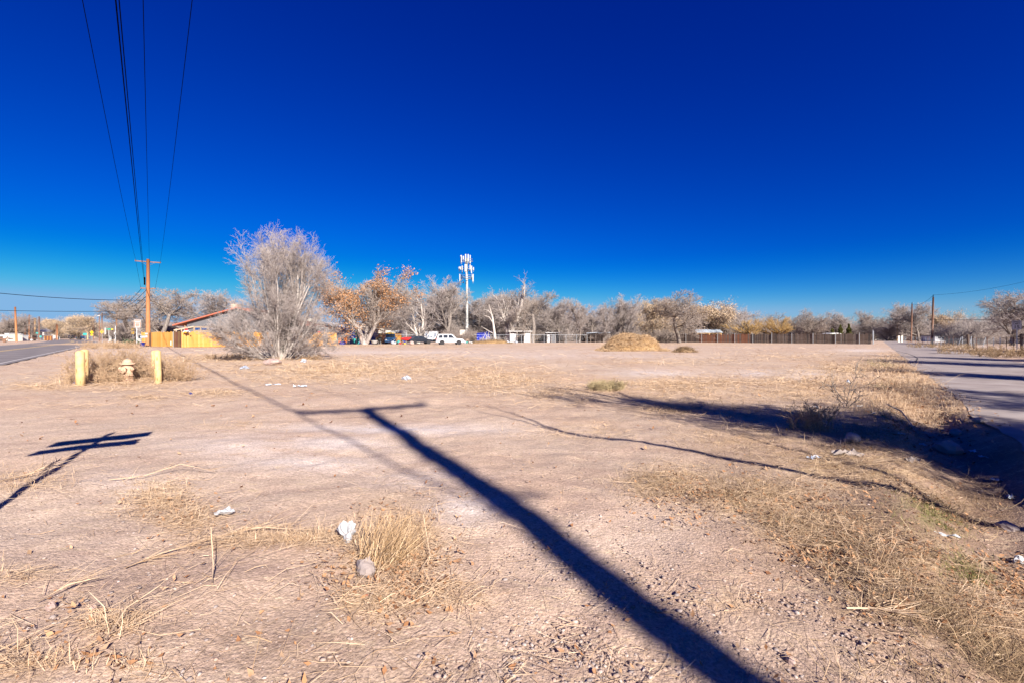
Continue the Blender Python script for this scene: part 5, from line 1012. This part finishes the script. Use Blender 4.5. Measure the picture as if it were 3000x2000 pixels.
x, y = G(396, 1013); Y = 64; t_ = thing('bucket', 'blue lettered tub at the foot of the near power pole', 'tub', (X(418, Y), Y, .0)); MB().lathe([(.26, 0), (.34, .6), (.37, .62), (.35, .6)], 14).build('hull', M['tarp'], t_, True); MB().tube([(-.34, -.05, .58), (0, -.4, .40), (.34, -.05, .58)], .015, 4).build('handle', M['steel'], t_)
Y = 64.4; t_ = thing('board_sign', 'long pale blue notice board left of the near power pole', 'sign', (X(419, Y), Y, 0)); MB().box((0, 0, Z(987, Y)), (16 * Y / F, .05, 5.5 * Y / F)).build('sign_plate', M['bmetal'], t_); MB().box((-.25, .05, .8), (.06, .06, 1.6)).build('sign_post', M['steel'], t_)
# ornament of coloured balls on the fence
Y = 59.3; t_ = thing('balloon_ornament', 'cluster of red, white and yellow balls on top of the yellow fence by the gate', 'ornament', (X(546, Y), Y, 2.0)); rg = random.Random(3)
for i, (a, b_, r, mt) in enumerate(((0, .30, .17, 'red'), (.14, .27, .13, 'red'), (-.16, .18, .12, 'white'), (.1, .1, .14, 'white'), (.24, .12, .11, 'plastic'), (-.02, -.02, .13, 'yellow'), (-.3, .02, .09, 'plastic'), (.5, .02, .09, 'plastic'), (-.1, .1, .12, 'plastic'))):
    MB().lathe([(r * math.sin(q), -r * math.cos(q)) for q in np.linspace(.05, 3.09, 8)], 10, (a, -.08, b_)).build('ball', M[mt], t_, True)
MB().tube([(0, -.05, .2), (-.15, 0, .6), (-.2, 0, .85)], .04, 6).build('stick', M['polet'], t_)
Y = 69.5; t_ = thing('red_bundle', 'red and white heap showing over the right end of the yellow fence', 'bundle', (X(925, Y), Y + 1.2, 0)); MB().blob((0, 0, 1.75), .6, 3, 10, (1.1, .6, .4), .2).build('white_sheet', M['white'], t_, True); MB().blob((.05, 0, 2.02), .5, 4, 10, (1.1, .6, .3), .2).build('red_sheet', M['red'], t_, True); MB().box((0, 0, .8), (1.2, .8, 1.5)).build('stack', M['wood_old'], t_)
# canopy roof beyond the picket fence, mailbox and so on
Y = 90; t_ = thing('canopy', 'white flat canopy roof just showing over the picket fence below the evergreens', 'canopy', (X(2449, Y), Y, 0)); MB().prism([(-1.2, Z(978, Y)), (-.4, Z(975.5, Y)), (.4, Z(975.5, Y)), (1.2, Z(978, Y)), (1.2, Z(979, Y)), (-1.2, Z(979, Y))][::-1], 0, 2.4).build('roof_sheet', M['white'], t_)
for a in (-1.1, 1.1): MB().box((a, .1, .9), (.07, .07, 1.8)).build('roof_post', M['steel'], t_)
x, y = X(2638, 112), 112; t_ = thing('mailbox', 'two cream mailbox boards on posts at the lane edge', 'mailbox', (x, y, 0))
for a in (-.4, .35): MB().box((a, 0, .75), (.42, .12, 1.5)).build('mailbox_board', M['cream'], t_)

# ------------------------------------------------------------------ straw, weeds, stones: near-ground scatter
def straws(N, gen, m, name, parent=None, label=None):
    """gen(n)-> base(n,3), dir(n,3), length, width; bent ribbons of two crossed-free quads"""
    b_, d, Ln, wd = gen(N); n_ = len(b_); side = nrm(np.cross(d, np.array([[0, 0, 1.]]) + rng.normal(0, .35, (n_, 3)))) * (wd / 2)[:, None]
    bend = rng.normal(0, .10, (n_, 3)) * Ln[:, None]; mid = b_ + d * (Ln * .5)[:, None] + bend; end = b_ + d * Ln[:, None]
    ground_mid = ground_h(mid[:, 0], mid[:, 1]); mid[:, 2] = np.maximum(mid[:, 2], ground_mid + .004)
    end[:, 2] = np.maximum(end[:, 2], ground_h(end[:, 0], end[:, 1]) + .004)
    V_ = np.stack([b_ - side, b_ + side, mid - side, mid + side, end - side * .3, end + side * .3], 1)
    o = npmesh(name, V_, 6, [(0, 1, 3, 2), (2, 3, 5, 4)], m, parent)
    if label: tag(o, label, 'dry grass' if 'straw' in name or 'stubble' in name else name.replace('_', ' '), kind='stuff')
    return o
def img_pts(N, dens, vpow=1., v0=992., v1=2080.):
    """random ground points, evenly spread over the picture, kept with probability dens(x,y)"""
    xs, ys_ = [], []; got = 0
    while got < N:
        u = rng.uniform(-150, 3150, N * 3); v = v0 + (v1 - v0) * rng.random(N * 3) ** vpow; x = (u - 1500) * CAMH / (v - HOR); y = CAMH * F / (v - HOR)
        c = x - RSL * y; cl = x + .84 * y
        ok = (rng.random(N * 3) < dens(x, y)) & ~((c > 1.95 + .3 * rng.normal(0, 1, N * 3)) & (c < 8.1) & (y > 6.5)) & (cl > -6.2 + .3 * rng.normal(0, 1, N * 3)) & (y < 140) & ~((c > 7.9) & (y < 12))
        xs.append(x[ok]); ys_.append(y[ok]); got += ok.sum()
    return np.concatenate(xs)[:N], np.concatenate(ys_)[:N]
def clump(x, y): return sst(.30, .62, .5 * vnoise(x, y, 1.9, 41) + .35 * vnoise(x, y, 5.5, 42) + .15 * vnoise(x, y, .5, 43))
dS = lambda x, y: field(PATCH, x, y) ** 1.3 * (.05 + .95 * clump(x, y) ** 1.5) + .0012 + .008 * clump(x, y) + .02 * sst(5, 12, y)
def lying(n_):
    x, y = img_pts(n_, dS); z = ground_h(x, y) + rng.uniform(.004, .03, n_); a = rng.normal(.35, .85, n_) + np.pi * (rng.random(n_) < .5)
    el = np.abs(rng.normal(.0, .12, n_)); d = np.stack([np.cos(a) * np.cos(el), np.sin(a) * np.cos(el), np.sin(el)], 1); q = np.clip(y / 7, .75, 7)
    return np.stack([x, y, z], 1), d, rng.gamma(2.2, .055, n_) * np.clip(y / 7, 1, 3.), rng.uniform(.0022, .0052, n_) * q
straws(36000, lying, M['straw'], 'straw_litter', label='loose dry straw lying over the dirt')
def midfield(n_):
    x, y = img_pts(n_, lambda x, y: (field(PATCH, x, y) ** 1.2 * (.05 + .95 * clump(x, y) ** 1.5) + .06 * sst(.5, .62, vnoise(x, y, .35, 77)) + .012), v0=996, v1=1200); z = ground_h(x, y) + rng.uniform(.004, .05, n_); a = rng.normal(.2, .6, n_) + np.pi * (rng.random(n_) < .5)
    el = np.abs(rng.normal(.0, .14, n_)); d = np.stack([np.cos(a) * np.cos(el), np.sin(a) * np.cos(el), np.sin(el)], 1)
    return np.stack([x, y, z], 1), d, rng.gamma(2.2, .05, n_) * np.clip(y / 9, 1, 4), rng.uniform(.003, .006, n_) * np.clip(y / 9, .8, 6)
straws(36000, midfield, M['straw'], 'straw_litter', label='dry straw lying over the middle and far part of the lot')
def stub(n_):
    x, y = img_pts(n_, lambda x, y: field(PATCH, x, y) ** 2 * (1 - .85 * sst(1150, 1350, HOR + CAMH * F / np.maximum(y, .3)) * sst(1500, 1700, 1500 + F * x / np.maximum(y, .3))) * (.05 + .95 * clump(x + 31, y))); z = ground_h(x, y) - .005; a = rng.uniform(0, 6.283, n_); el = np.clip(rng.normal(.75, .4, n_), .08, 1.5)
    d = np.stack([np.cos(a) * np.cos(el), np.sin(a) * np.cos(el), np.sin(el)], 1); q = np.clip(y / 7, .75, 7)
    return np.stack([x, y, z], 1), d, rng.gamma(3., .024, n_) * np.clip(y / 8, .9, 2.6), rng.uniform(.002, .0045, n_) * q
straws(14000, stub, M['straw'], 'grass_stubble', label='short dry grass stubble standing in patches')
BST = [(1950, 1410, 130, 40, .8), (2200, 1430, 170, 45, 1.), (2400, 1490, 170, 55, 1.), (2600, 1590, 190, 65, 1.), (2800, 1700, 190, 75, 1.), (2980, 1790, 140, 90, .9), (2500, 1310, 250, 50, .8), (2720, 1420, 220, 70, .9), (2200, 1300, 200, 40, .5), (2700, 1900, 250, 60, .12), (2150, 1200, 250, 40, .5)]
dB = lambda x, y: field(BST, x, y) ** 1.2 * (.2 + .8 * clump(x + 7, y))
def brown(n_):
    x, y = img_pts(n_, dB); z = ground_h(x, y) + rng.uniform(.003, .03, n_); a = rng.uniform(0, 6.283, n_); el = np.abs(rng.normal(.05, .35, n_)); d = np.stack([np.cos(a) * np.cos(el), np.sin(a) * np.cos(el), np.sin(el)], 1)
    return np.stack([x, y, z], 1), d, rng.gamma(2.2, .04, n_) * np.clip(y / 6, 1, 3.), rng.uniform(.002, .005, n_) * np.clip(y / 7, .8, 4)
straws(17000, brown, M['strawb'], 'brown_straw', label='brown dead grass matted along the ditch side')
def verge(n_):
    x, y = img_pts(n_, lambda x, y: np.exp(-((x - RSL * y - .6) / 1.0) ** 2) * sst(8, 10, y) * sst(45, 25, y), v0=1020, v1=1230); z = ground_h(x, y); a = rng.uniform(0, 6.283, n_); el = np.clip(rng.normal(.9, .35, n_), .2, 1.5)
    return np.stack([x, y, z], 1), np.stack([np.cos(a) * np.cos(el), np.sin(a) * np.cos(el), np.sin(el)], 1), rng.gamma(3., .026, n_), rng.uniform(.003, .006, n_) * np.clip(y / 9, .8, 4)
straws(11000, verge, M['straw'], 'verge_straw', label='pale dry grass growing along the lane edge')
def green(n_):
    x, y = img_pts(n_, lambda x, y: field(GREEN, x, y) * clump(x, y + 9)); z = ground_h(x, y); a = rng.uniform(0, 6.283, n_); el = np.clip(rng.normal(.9, .35, n_), .2, 1.5)
    return np.stack([x, y, z], 1), np.stack([np.cos(a) * np.cos(el), np.sin(a) * np.cos(el), np.sin(el)], 1), rng.gamma(3., .011, n_) * np.clip(y / 7, 1, 2.5), rng.uniform(.002, .004, n_) * np.clip(y / 7, .8, 4)
straws(5500, green, M['ggrass'], 'green_grass', label='small patches of green grass near the ditch and lane')
# fallen leaves
def leaves(n_):
    P = [(2330, 1470, 260, 60, 1.), (2560, 1580, 220, 70, 1.), (2780, 1690, 200, 80, .9), (2950, 1620, 120, 80, .8), (2100, 1430, 150, 45, .9), (2700, 1450, 160, 60, .5), (1130, 1640, 130, 110, .9), (260, 1900, 120, 70, .18), (520, 1500, 130, 50, .35), (2700, 1150, 130, 50, .7), (2150, 1440, 160, 60, .8), (2750, 1230, 160, 60, .8)]
    return img_pts(n_, lambda x, y: field(P, x, y) * (.2 + .8 * clump(x + 3, y + 5)) + .006, v0=1060)
x, y = leaves(5600); n_ = len(x); z = ground_h(x, y) + rng.uniform(.006, .035, n_); a = rng.uniform(0, 6.283, n_); s_ = rng.uniform(.007, .022, n_) * np.clip(y / 5, .8, 2.2)
ax_ = np.stack([np.cos(a), np.sin(a), rng.normal(0, .35, n_)], 1); bx2 = np.stack([-np.sin(a), np.cos(a), rng.normal(0, .35, n_)], 1); c0 = np.stack([x, y, z], 1); cu = np.stack([0 * x, 0 * x, s_ * rng.uniform(.1, .7, n_)], 1)
V_ = np.stack([c0 - ax_ * s_[:, None] * 1.25 + cu, c0 - bx2 * s_[:, None] * .7 - ax_ * s_[:, None] * .2, c0 + ax_ * s_[:, None] * 1.4 + cu, c0 + bx2 * s_[:, None] * .75, c0 - ax_ * s_[:, None] * .1 + cu * -.3], 1)
tag(npmesh('leaf_litter', V_, 5, [(0, 1, 4), (1, 2, 4), (2, 3, 4), (3, 0, 4)], M['litter']), 'brown and orange fallen leaves scattered on the dirt', 'fallen leaves', kind='stuff')
# pebbles
def pebbles(N, dens, r0, r1, label, name, v0=1200, mt='pebble'):
    x, y = img_pts(N, dens, 1., v0); n_ = len(x); r = r0 + (r1 - r0) * rng.random(n_) ** 5; ico = bpy.data.meshes.new('t'); import bmesh
    bm = bmesh.new(); bmesh.ops.create_icosphere(bm, subdivisions=1, radius=1); vs = np.array([v.co[:] for v in bm.verts]); fs = [tuple(v.index for v in f.verts) for f in bm.faces]; bm.free(); bpy.data.meshes.remove(ico)
    nv = len(vs); a = rng.uniform(0, 6.283, n_); jit = 1 + rng.normal(0, .2, (n_, nv, 1)); V_ = vs[None] * jit * np.stack([rng.uniform(.7, 1.4, n_), rng.uniform(.7, 1.1, n_), rng.uniform(.3, .62, n_)], 1)[:, None, :]
    ca, sa = np.cos(a)[:, None], np.sin(a)[:, None]; V_ = np.stack([V_[..., 0] * ca - V_[..., 1] * sa, V_[..., 0] * sa + V_[..., 1] * ca, V_[..., 2]], 2) * r[:, None, None]
    V_ += np.stack([x, y, ground_h(x, y) + r * .08], 1)[:, None, :]
    return tag(npmesh(name, V_, nv, fs, M[mt], None, False), label, 'pebbles', kind='stuff')
dP = lambda x, y: field([(1900, 1850, 500, 300, 1.), (2150, 1650, 260, 160, 1.), (1600, 1500, 300, 200, .5), (2400, 1800, 300, 250, .6), (500, 1600, 500, 300, .08), (2900, 1300, 140, 120, .8)], x, y) * (.15 + .85 * vnoise(x, y, 2.3, 51) ** 2) + .015
pebbles(9500, dP, .0025, .016, 'small pebbles and gravel lying on the dirt', 'pebbles')
pebbles(5000, lambda x, y: .4 + .6 * clump(x, y + 50), .003, .014, 'dirt clods and grit on the open lot', 'dirt_clods', 1040)
# weeds round the hydrant, other shrubs
def weed(label, u, v, rad, h, n_, seed, mt='weed', cat='dry weed', spread=.9, rmin=.004, name='dry_weed', depth=.7):
    g = np.random.default_rng(seed); x, y = G(u, v); a = g.uniform(0, 6.283, n_); q = np.sqrt(g.random(n_)) * rad; t2 = g.uniform(.1, spread, n_); a2 = g.uniform(0, 6.283, n_)
    P = np.stack([q * np.cos(a), q * np.sin(a) * depth, np.zeros(n_)], 1); P[:, 2] = ground_h(P[:, 0] + x, P[:, 1] + y)
    D = np.stack([t2 * np.cos(a2), t2 * np.sin(a2), np.ones(n_)], 1)
    o_, _ = grow(seed, P, D, np.full(n_, h * .8) * g.uniform(.5, 1.15, n_), np.full(n_, rmin * 1.3), [lv(3, .16, .0, 1.4, (20, 55), .6, .1), lv(2, .25, 0, 1.5, (25, 65), .6, 0), lv(2, .3, 0, 0, (0, 1), 1)])
    V_, f_ = seg_verts(o_, 3, rmin); o = npmesh(name, V_, 6, f_, M[mt]); o.location = (x, y, 0); return tag(o, label, cat)
weed('tall feathery dry weeds filling the space left of the hydrant', 318, 1110, 1.15, .95, 150, 201); weed('dry weeds behind and right of the hydrant', 410, 1104, .8, .7, 90, 202); weed('dry weeds right of the right bollards with dark shaded twigs', 505, 1115, .7, .75, 80, 203, 'weed'); weed('low tangled dry weeds at the foot of the left bollards', 290, 1120, .9, .4, 80, 204)
weed('pale weeds on the bank in front of the near power pole', 330, 1020, 3.6, .9, 90, 205, rmin=.010)
weed('reddish brown dead weeds at right of the big grey tree base', 912, 1052, .9, .4, 60, 206, 'weed', rmin=.007); weed('brown dead weeds left of the big grey tree base', 680, 1050, 1.6, .35, 70, 207, 'weed', rmin=.007)
weed('olive green grass tuft where the branch shadow ends', 1775, 1142, .5, .26, 220, 208, 'olive', 'grass tuft', .8, .003, 'grass_tuft')
weed('bare dark twiggy sapling standing on the ditch bank', 2480, 1190, .06, .95, 4, 209, 'barkd', 'sapling', .9, .006, 'bare_sapling')
weed('clump of stiff pale stalks in the ditch shade', 2370, 1250, .35, .42, 46, 210, 'weed', spread=.4); weed('pale dry stalks on the lot right of the ditch sapling', 2420, 1120, .9, .34, 22, 211, 'straw')
weed('dry stalks at the lane edge in the middle distance', 2560, 1090, 1.2, .3, 24, 212, 'straw')
for i, (u, v, r_, h, lab) in enumerate(((2860, 1036, 3., .7, 'brown weeds under the thick wooden fence posts'), (2760, 1018, 4., .6, 'brown weeds at the foot of the tallest lane pole'), (2960, 1045, 2.4, .6, 'brown weeds at the foot of the speed limit sign'))): weed(lab, u, v, r_, h, 80, 220 + i, 'strawb', rmin=.01)
# bent grass tuft beside the crumpled paper
x, y = G(1110, 1640); z = gh(x, y); N = 900; g = np.random.default_rng(33)
def tuft(n_):
    a = g.uniform(0, 6.283, n_); r_ = g.random(n_) * .16; b_ = np.stack([x + r_ * np.cos(a), y + r_ * np.sin(a), np.full(n_, z)], 1); el = np.clip(g.normal(.75, .3, n_), .1, 1.4); a2 = g.normal(.55, .8, n_)
    return b_, np.stack([np.cos(a2) * np.cos(el), np.sin(a2) * np.cos(el), np.sin(el)], 1), g.uniform(.12, .36, n_), g.uniform(.002, .004, n_)
o = straws(N, tuft, M['hay'], 'grass_tuft'); tag(o, 'dense combed tuft of pale dry grass right of the crumpled white paper', 'grass tuft')
# dead stalks lying on the dirt
def stalk(label, pts_uv, r, seed, nside=26, mt='straw'):
    P_ = [Vector((*G(u, v), gh(*G(u, v)) + .02 + lift)) for u, v, lift in pts_uv]; g = np.random.default_rng(seed); t_ = thing('dead_stalk', label, 'dead stalk', tuple(P_[0])); Q = [p - P_[0] for p in P_]
    MB().tube(Q, [r] * (len(Q) - 1) + [r * .5], 6).build('stem', M[mt], t_, True); S_ = []
    for i in range(nside):
        k_ = g.uniform(.2, len(Q) - 1.001); p = Q[int(k_)].lerp(Q[int(k_) + 1], k_ - int(k_)); d = (Q[-1] - Q[0]).normalized() + Vector(g.normal(0, .45, 3)); d.z = abs(d.z) * .4; S_.append((np.array(p), np.array(p + d.normalized() * g.uniform(.08, .3)), r * .5, r * .2))
    V_, f_ = seg_verts([(np.array([s_[0] for s_ in S_]), np.array([s_[1] for s_ in S_]), np.array([s_[2] for s_ in S_]), np.array([s_[3] for s_ in S_]))], 3, .0015); tag(npmesh('side_twigs', V_, 6, f_, M[mt], t_), kind='stuff'); return t_
stalk('long dead weed stalk lying left of the white crumpled paper', ((365, 1665, 0), (470, 1625, .01), (600, 1590, .02), (760, 1558, .03), (960, 1560, .01)), .004, 1, 70)
stalk('straight dead stalk running up from the lower left litter', ((110, 1775, 0), (200, 1735, .03), (290, 1712, .03)), .0035, 2, 8); stalk('forked dead stalk near the bottom left leaves', ((310, 1900, 0), (370, 1840, .06), (470, 1762, .05)), .0035, 3, 8)
stalk('dead stalk arching above the upper left straw clump', ((320, 1420, 0), (420, 1412, .02), (530, 1392, .08), (630, 1390, .02)), .004, 4, 10); stalk('bunch of stalks pointing at the street sign shadow', ((0, 1425, 0), (90, 1405, .02), (175, 1375, .08)), .008, 5, 24)
stalk('upright lone stalk with its own thin shadow below the white flat paper', ((622, 1730, 0), (625, 1700, .06), (618, 1650, .22)), .004, 6, 3); stalk('curved stalk right of the grass tuft', ((1220, 1690, 0), (1260, 1640, .03), (1240, 1560, .12)), .004, 7, 8)
stalk('long thin stalk below the tar coloured shadow start', ((1165, 1780, 0), (1230, 1758, .02), (1290, 1722, .02)), .003, 8, 3); stalk('dead stalk tangle at the lower right beside the pole shadow', ((2480, 1740, 0), (2560, 1755, .03), (2640, 1760, .02)), .005, 9, 20); stalk('fallen pale stem in the ditch shade', ((2600, 1200, .1), (2640, 1215, .15), (2690, 1250, .05)), .012, 10, 8, 'bark')
# straw heap
def heap(label, u0, u1, v, vt, seed, N, dp, cat='straw heap', mt='hay', profile=None):
    Y = CAMH * F / (v - HOR); xc = X((u0 + u1) / 2, Y); rx = (u1 - u0) / 2 * Y / F; h = (v - vt) * Y / F; g = np.random.default_rng(seed); t_ = thing('straw_heap', label, cat, (xc, Y, 0)); ry_ = rx * dp
    hf = lambda a, b_: h * np.clip(1 - (np.abs(a / rx) ** 2.6 + np.abs(b_ / ry_) ** 2.2), 0, 1) ** .62 * (.62 + .45 * vnoise(a + 50, b_ + 50, .8, seed) + .28 * vnoise(a + 50, b_ + 50, 2.2, seed + 3)) * (1 - .5 * (a / rx) ** 2 * (a < 0))
    nn_ = 44; aa = np.linspace(-1, 1, nn_); AA, BB = np.meshgrid(aa * rx, aa * ry_); ZZ = hf(AA, BB) * .93 - .02
    b_ = MB(); b_.add(np.stack([AA.ravel(), BB.ravel(), ZZ.ravel()], 1), [(j * nn_ + i, j * nn_ + i + 1, (j + 1) * nn_ + i + 1, (j + 1) * nn_ + i) for j in range(nn_ - 1) for i in range(nn_ - 1)])
    b_.build('heap_core', mat('straw_core', (.20, .115, .05), col2=(.42, .275, .13), scale=9, bump=1., bscale=14), t_, True)
    a, c = g.uniform(-1.12, 1.12, N) * rx, g.uniform(-1.05, .7, N) * ry_; z_ = np.maximum(.03, hf(a, c)); an = g.uniform(0, 6.283, N); el = g.normal(0, .4, N); d = np.stack([np.cos(an) * np.cos(el), np.sin(an) * np.cos(el), np.sin(el)], 1); Ln = g.gamma(3, .13, N)
    s0 = np.stack([a, c, z_], 1) - d * Ln[:, None] * .5; s0[:, 2] = np.maximum(s0[:, 2], .0); sd = nrm(np.cross(d, g.normal(0, 1, (N, 3)))) * .008; md = s0 + d * Ln[:, None] * .5 + g.normal(0, .06, (N, 3)); e = s0 + d * Ln[:, None]; e[:, 2] = np.maximum(e[:, 2], .0)
    tag(npmesh('loose_straw', np.stack([s0 - sd, s0 + sd, md - sd, md + sd, e - sd * .4, e + sd * .4], 1), 6, [(0, 1, 3, 2), (2, 3, 5, 4)], M[mt], t_), kind='stuff'); return t_
heap('big heap of golden straw and stalks in the middle of the lot', 1762, 1930, 1026, 981, 5, 13000, .75)
heap('small low heap of brown stalks right of the golden straw heap', 1976, 2032, 1031, 1018, 6, 1800, .7, 'stalk heap', 'strawb')
heap('low greyish brush pile before the blue tarp shelter', 1378, 1495, 1006, 996, 7, 3000, .3, 'brush pile', 'strawb')
weed('grey brush twigs sticking out before the blue tarp shelter', 1440, 1005, 3.2, 1.3, 80, 230, 'twig', 'brush', 1.2, .014, 'brush_pile', .25)
weed('dead branches and scrub at the left end of the picket fence', 1995, 1000, 3.0, 1.5, 50, 231, 'twigb', 'brush', .9, .014, 'scrub', .3)
# ------------------------------------------------------------------ litter and stones
def crumple(label, u, v, w_, h, d, seed, mt, name='paper', cat='paper', rough=.35, n_=9, lift=0.):
    x, y = G(u, v); z = gh(x, y) + lift; o = MB().blob((0, 0, h * .45), .5, seed, n_, (1, 1, 1), rough); o.v = [(p[0] * w_, p[1] * d, (p[2] - h * .45) * h + h * .4) for p in o.v]; ob = o.build(name, M[mt], None, False, (x, y, z)); ob.rotation_euler = (0, 0, seed * .7); return tag(ob, label, cat)
crumple('crumpled white paper ball left of the dense dry grass tuft', 1018, 1580, .13, .12, .10, 3, 'paper', rough=.55, n_=18)
def sheet(label, u, v, w_, d, seed, mt, name='paper', cat='paper', amp=.02, rz=.3):
    g = np.random.default_rng(seed); x, y = G(u, v); o = MB(); nx_, ny_ = 7, 5; edge = g.uniform(.75, 1.1, 24)
    vs = [((i / (nx_ - 1) - .5) * w_ * edge[j], (j / (ny_ - 1) - .5) * d * edge[5 + i], .015 + abs(g.normal(0, amp))) for j in range(ny_) for i in range(nx_)]
    vs = vs + [(a, b_, c_ - .003) for a, b_, c_ in vs]; q = nx_ * ny_
    fs = [(j * nx_ + i, j * nx_ + i + 1, (j + 1) * nx_ + i + 1, (j + 1) * nx_ + i) for j in range(ny_ - 1) for i in range(nx_ - 1)]; o.add(vs, fs + [tuple(k_ + q for k_ in f[::-1]) for f in fs])
    return tag(o.build(name, M[mt], None, False, (x, y, gh(x, y)), rz), label, cat)
sheet('torn flat white paper lying alone on the dirt', 658, 1503, .15, .12, 2, 'paper', rz=.4)
sheet('grey curled cardboard piece on the dark bank', 2478, 1318, .34, .22, 5, 'card', 'cardboard', 'cardboard', .03, -.2); sheet('crushed pale wrapper left of the cardboard piece', 2385, 1327, .16, .08, 6, 'plastic', 'wrapper', 'litter', .02)
sheet('small grey paper right of the cardboard piece', 2672, 1332, .18, .12, 7, 'card', 'paper', 'litter', .03); sheet('thin white strip of rubbish in the leaf litter at right', 2772, 1506, .17, .03, 8, 'paper', 'wrapper', 'litter', .01, -.5)
crumple('white crushed cup at the right edge of the picture', 2985, 1540, .1, .06, .06, 9, 'paper', 'cup', 'litter'); crumple('white round plastic scrap near the lane sapling', 2484, 1122, .16, .14, .12, 10, 'plastic', 'bag', 'litter')
crumple('clear plastic bottle lying in front of the big grey tree at left', 716, 1080, .48, .16, .2, 11, 'plastic', 'bottle', 'bottle'); crumple('pale crumpled bag at the right foot of the big grey tree', 890, 1062, .40, .2, .3, 12, 'plastic', 'bag', 'bag'); crumple('clear plastic bottle upright-tilted in the middle of the lot', 1192, 1109, .3, .16, .14, 13, 'plastic', 'bottle', 'bottle')
sheet('strip of clear plastic film lying left in the pale grass', 800, 1129, .42, .1, 14, 'plastic', 'plastic_film', 'litter', .03); sheet('strip of clear plastic film lying right in the pale grass', 880, 1136, .36, .1, 15, 'plastic', 'plastic_film', 'litter', .03); crumple('tiny blue wrapper beside the front left bollard', 217, 1123, .12, .06, .06, 16, 'tarp', 'wrapper', 'litter'); crumple('dark blue scrap on the dirt right of the bollards', 558, 1155, .2, .05, .08, 17, 'blue', 'wrapper', 'litter')
crumple('red wrapper scrap below the big stone', 1076, 1740, .06, .02, .03, 18, 'red', 'wrapper', 'litter', .2); crumple('yellow green fallen leaf right of the red wrapper', 1132, 1749, .05, .02, .04, 19, 'ggrass', 'leaf', 'leaf', .4)
for i, (u, v, w_) in enumerate(((2790, 1260, .1), (2850, 1285, .14), (2880, 1300, .1), (2920, 1350, .12), (2960, 1390, .1), (2700, 1275, .12), (2640, 1265, .1), (2560, 1215, .1), (2390, 1193, .14), (2520, 1187, .12), (2600, 1097, .16), (2647, 1106, .14))):
    sheet(('white scrap on the rubble by the ditch', 'bluish scrap on the rubble by the ditch', 'pale strip on the ditch slope', 'white flake deep in the ditch shade', 'lowest white scrap on the ditch slope', 'pale scrap above the ditch grass', 'thin pale scrap left in the ditch grass', 'white scrap below the fallen pale stem', 'blue scrap in the shade left of the sapling', 'blue scrap at the foot of the sapling', 'white scrap on the sunny verge, farther one', 'white scrap on the sunny verge, nearer one')[i], u, v, w_, w_ * .5, 60 + i, 'plastic' if i % 3 else 'paper', 'paper', 'litter', .015, i)
def stone(label, u, v, w_, h, d, seed, mt, name='stone'): return crumple(label, u, v, w_, h, d, seed, mt, name, 'stone', .16, 11, -.01)
stone('flat topped pinkish grey stone below the dense grass tuft', 1070, 1672, .17, .11, .12, 21, 'stone'); stone('rounded pink rock in the ditch shade', 2778, 1280, .34, .22, .26, 22, 'pink'); stone('dark rounded stone in the shade below the pale stalks', 2498, 1282, .26, .16, .2, 23, 'stone'); stone('half buried pale rock in the mound at the big tree', 800, 1068, 1.0, .35, .6, 24, 'pink')
stone('small stone between the ditch rubble and lane', 2800, 1238, .2, .14, .16, 25, 'stone'); stone('stone near the lower end of the ditch', 2950, 1455, .16, .1, .12, 26, 'stone'); stone('flat stone at the far side of the ditch', 2870, 1232, .22, .12, .2, 27, 'stone'); stone('grey pebble in the pole shadow near the bottom', 2205, 1942, .07, .045, .05, 28, 'stone'); stone('pale cobble at the bottom right of the pole shadow', 2315, 1884, .045, .04, .04, 29, 'pink')
stone('dull stone among straw at the lower left', 150, 1785, .06, .05, .05, 30, 'pink'); stone('rough clod right of the lower left stalk', 272, 1795, .05, .04, .04, 31, 'pink')
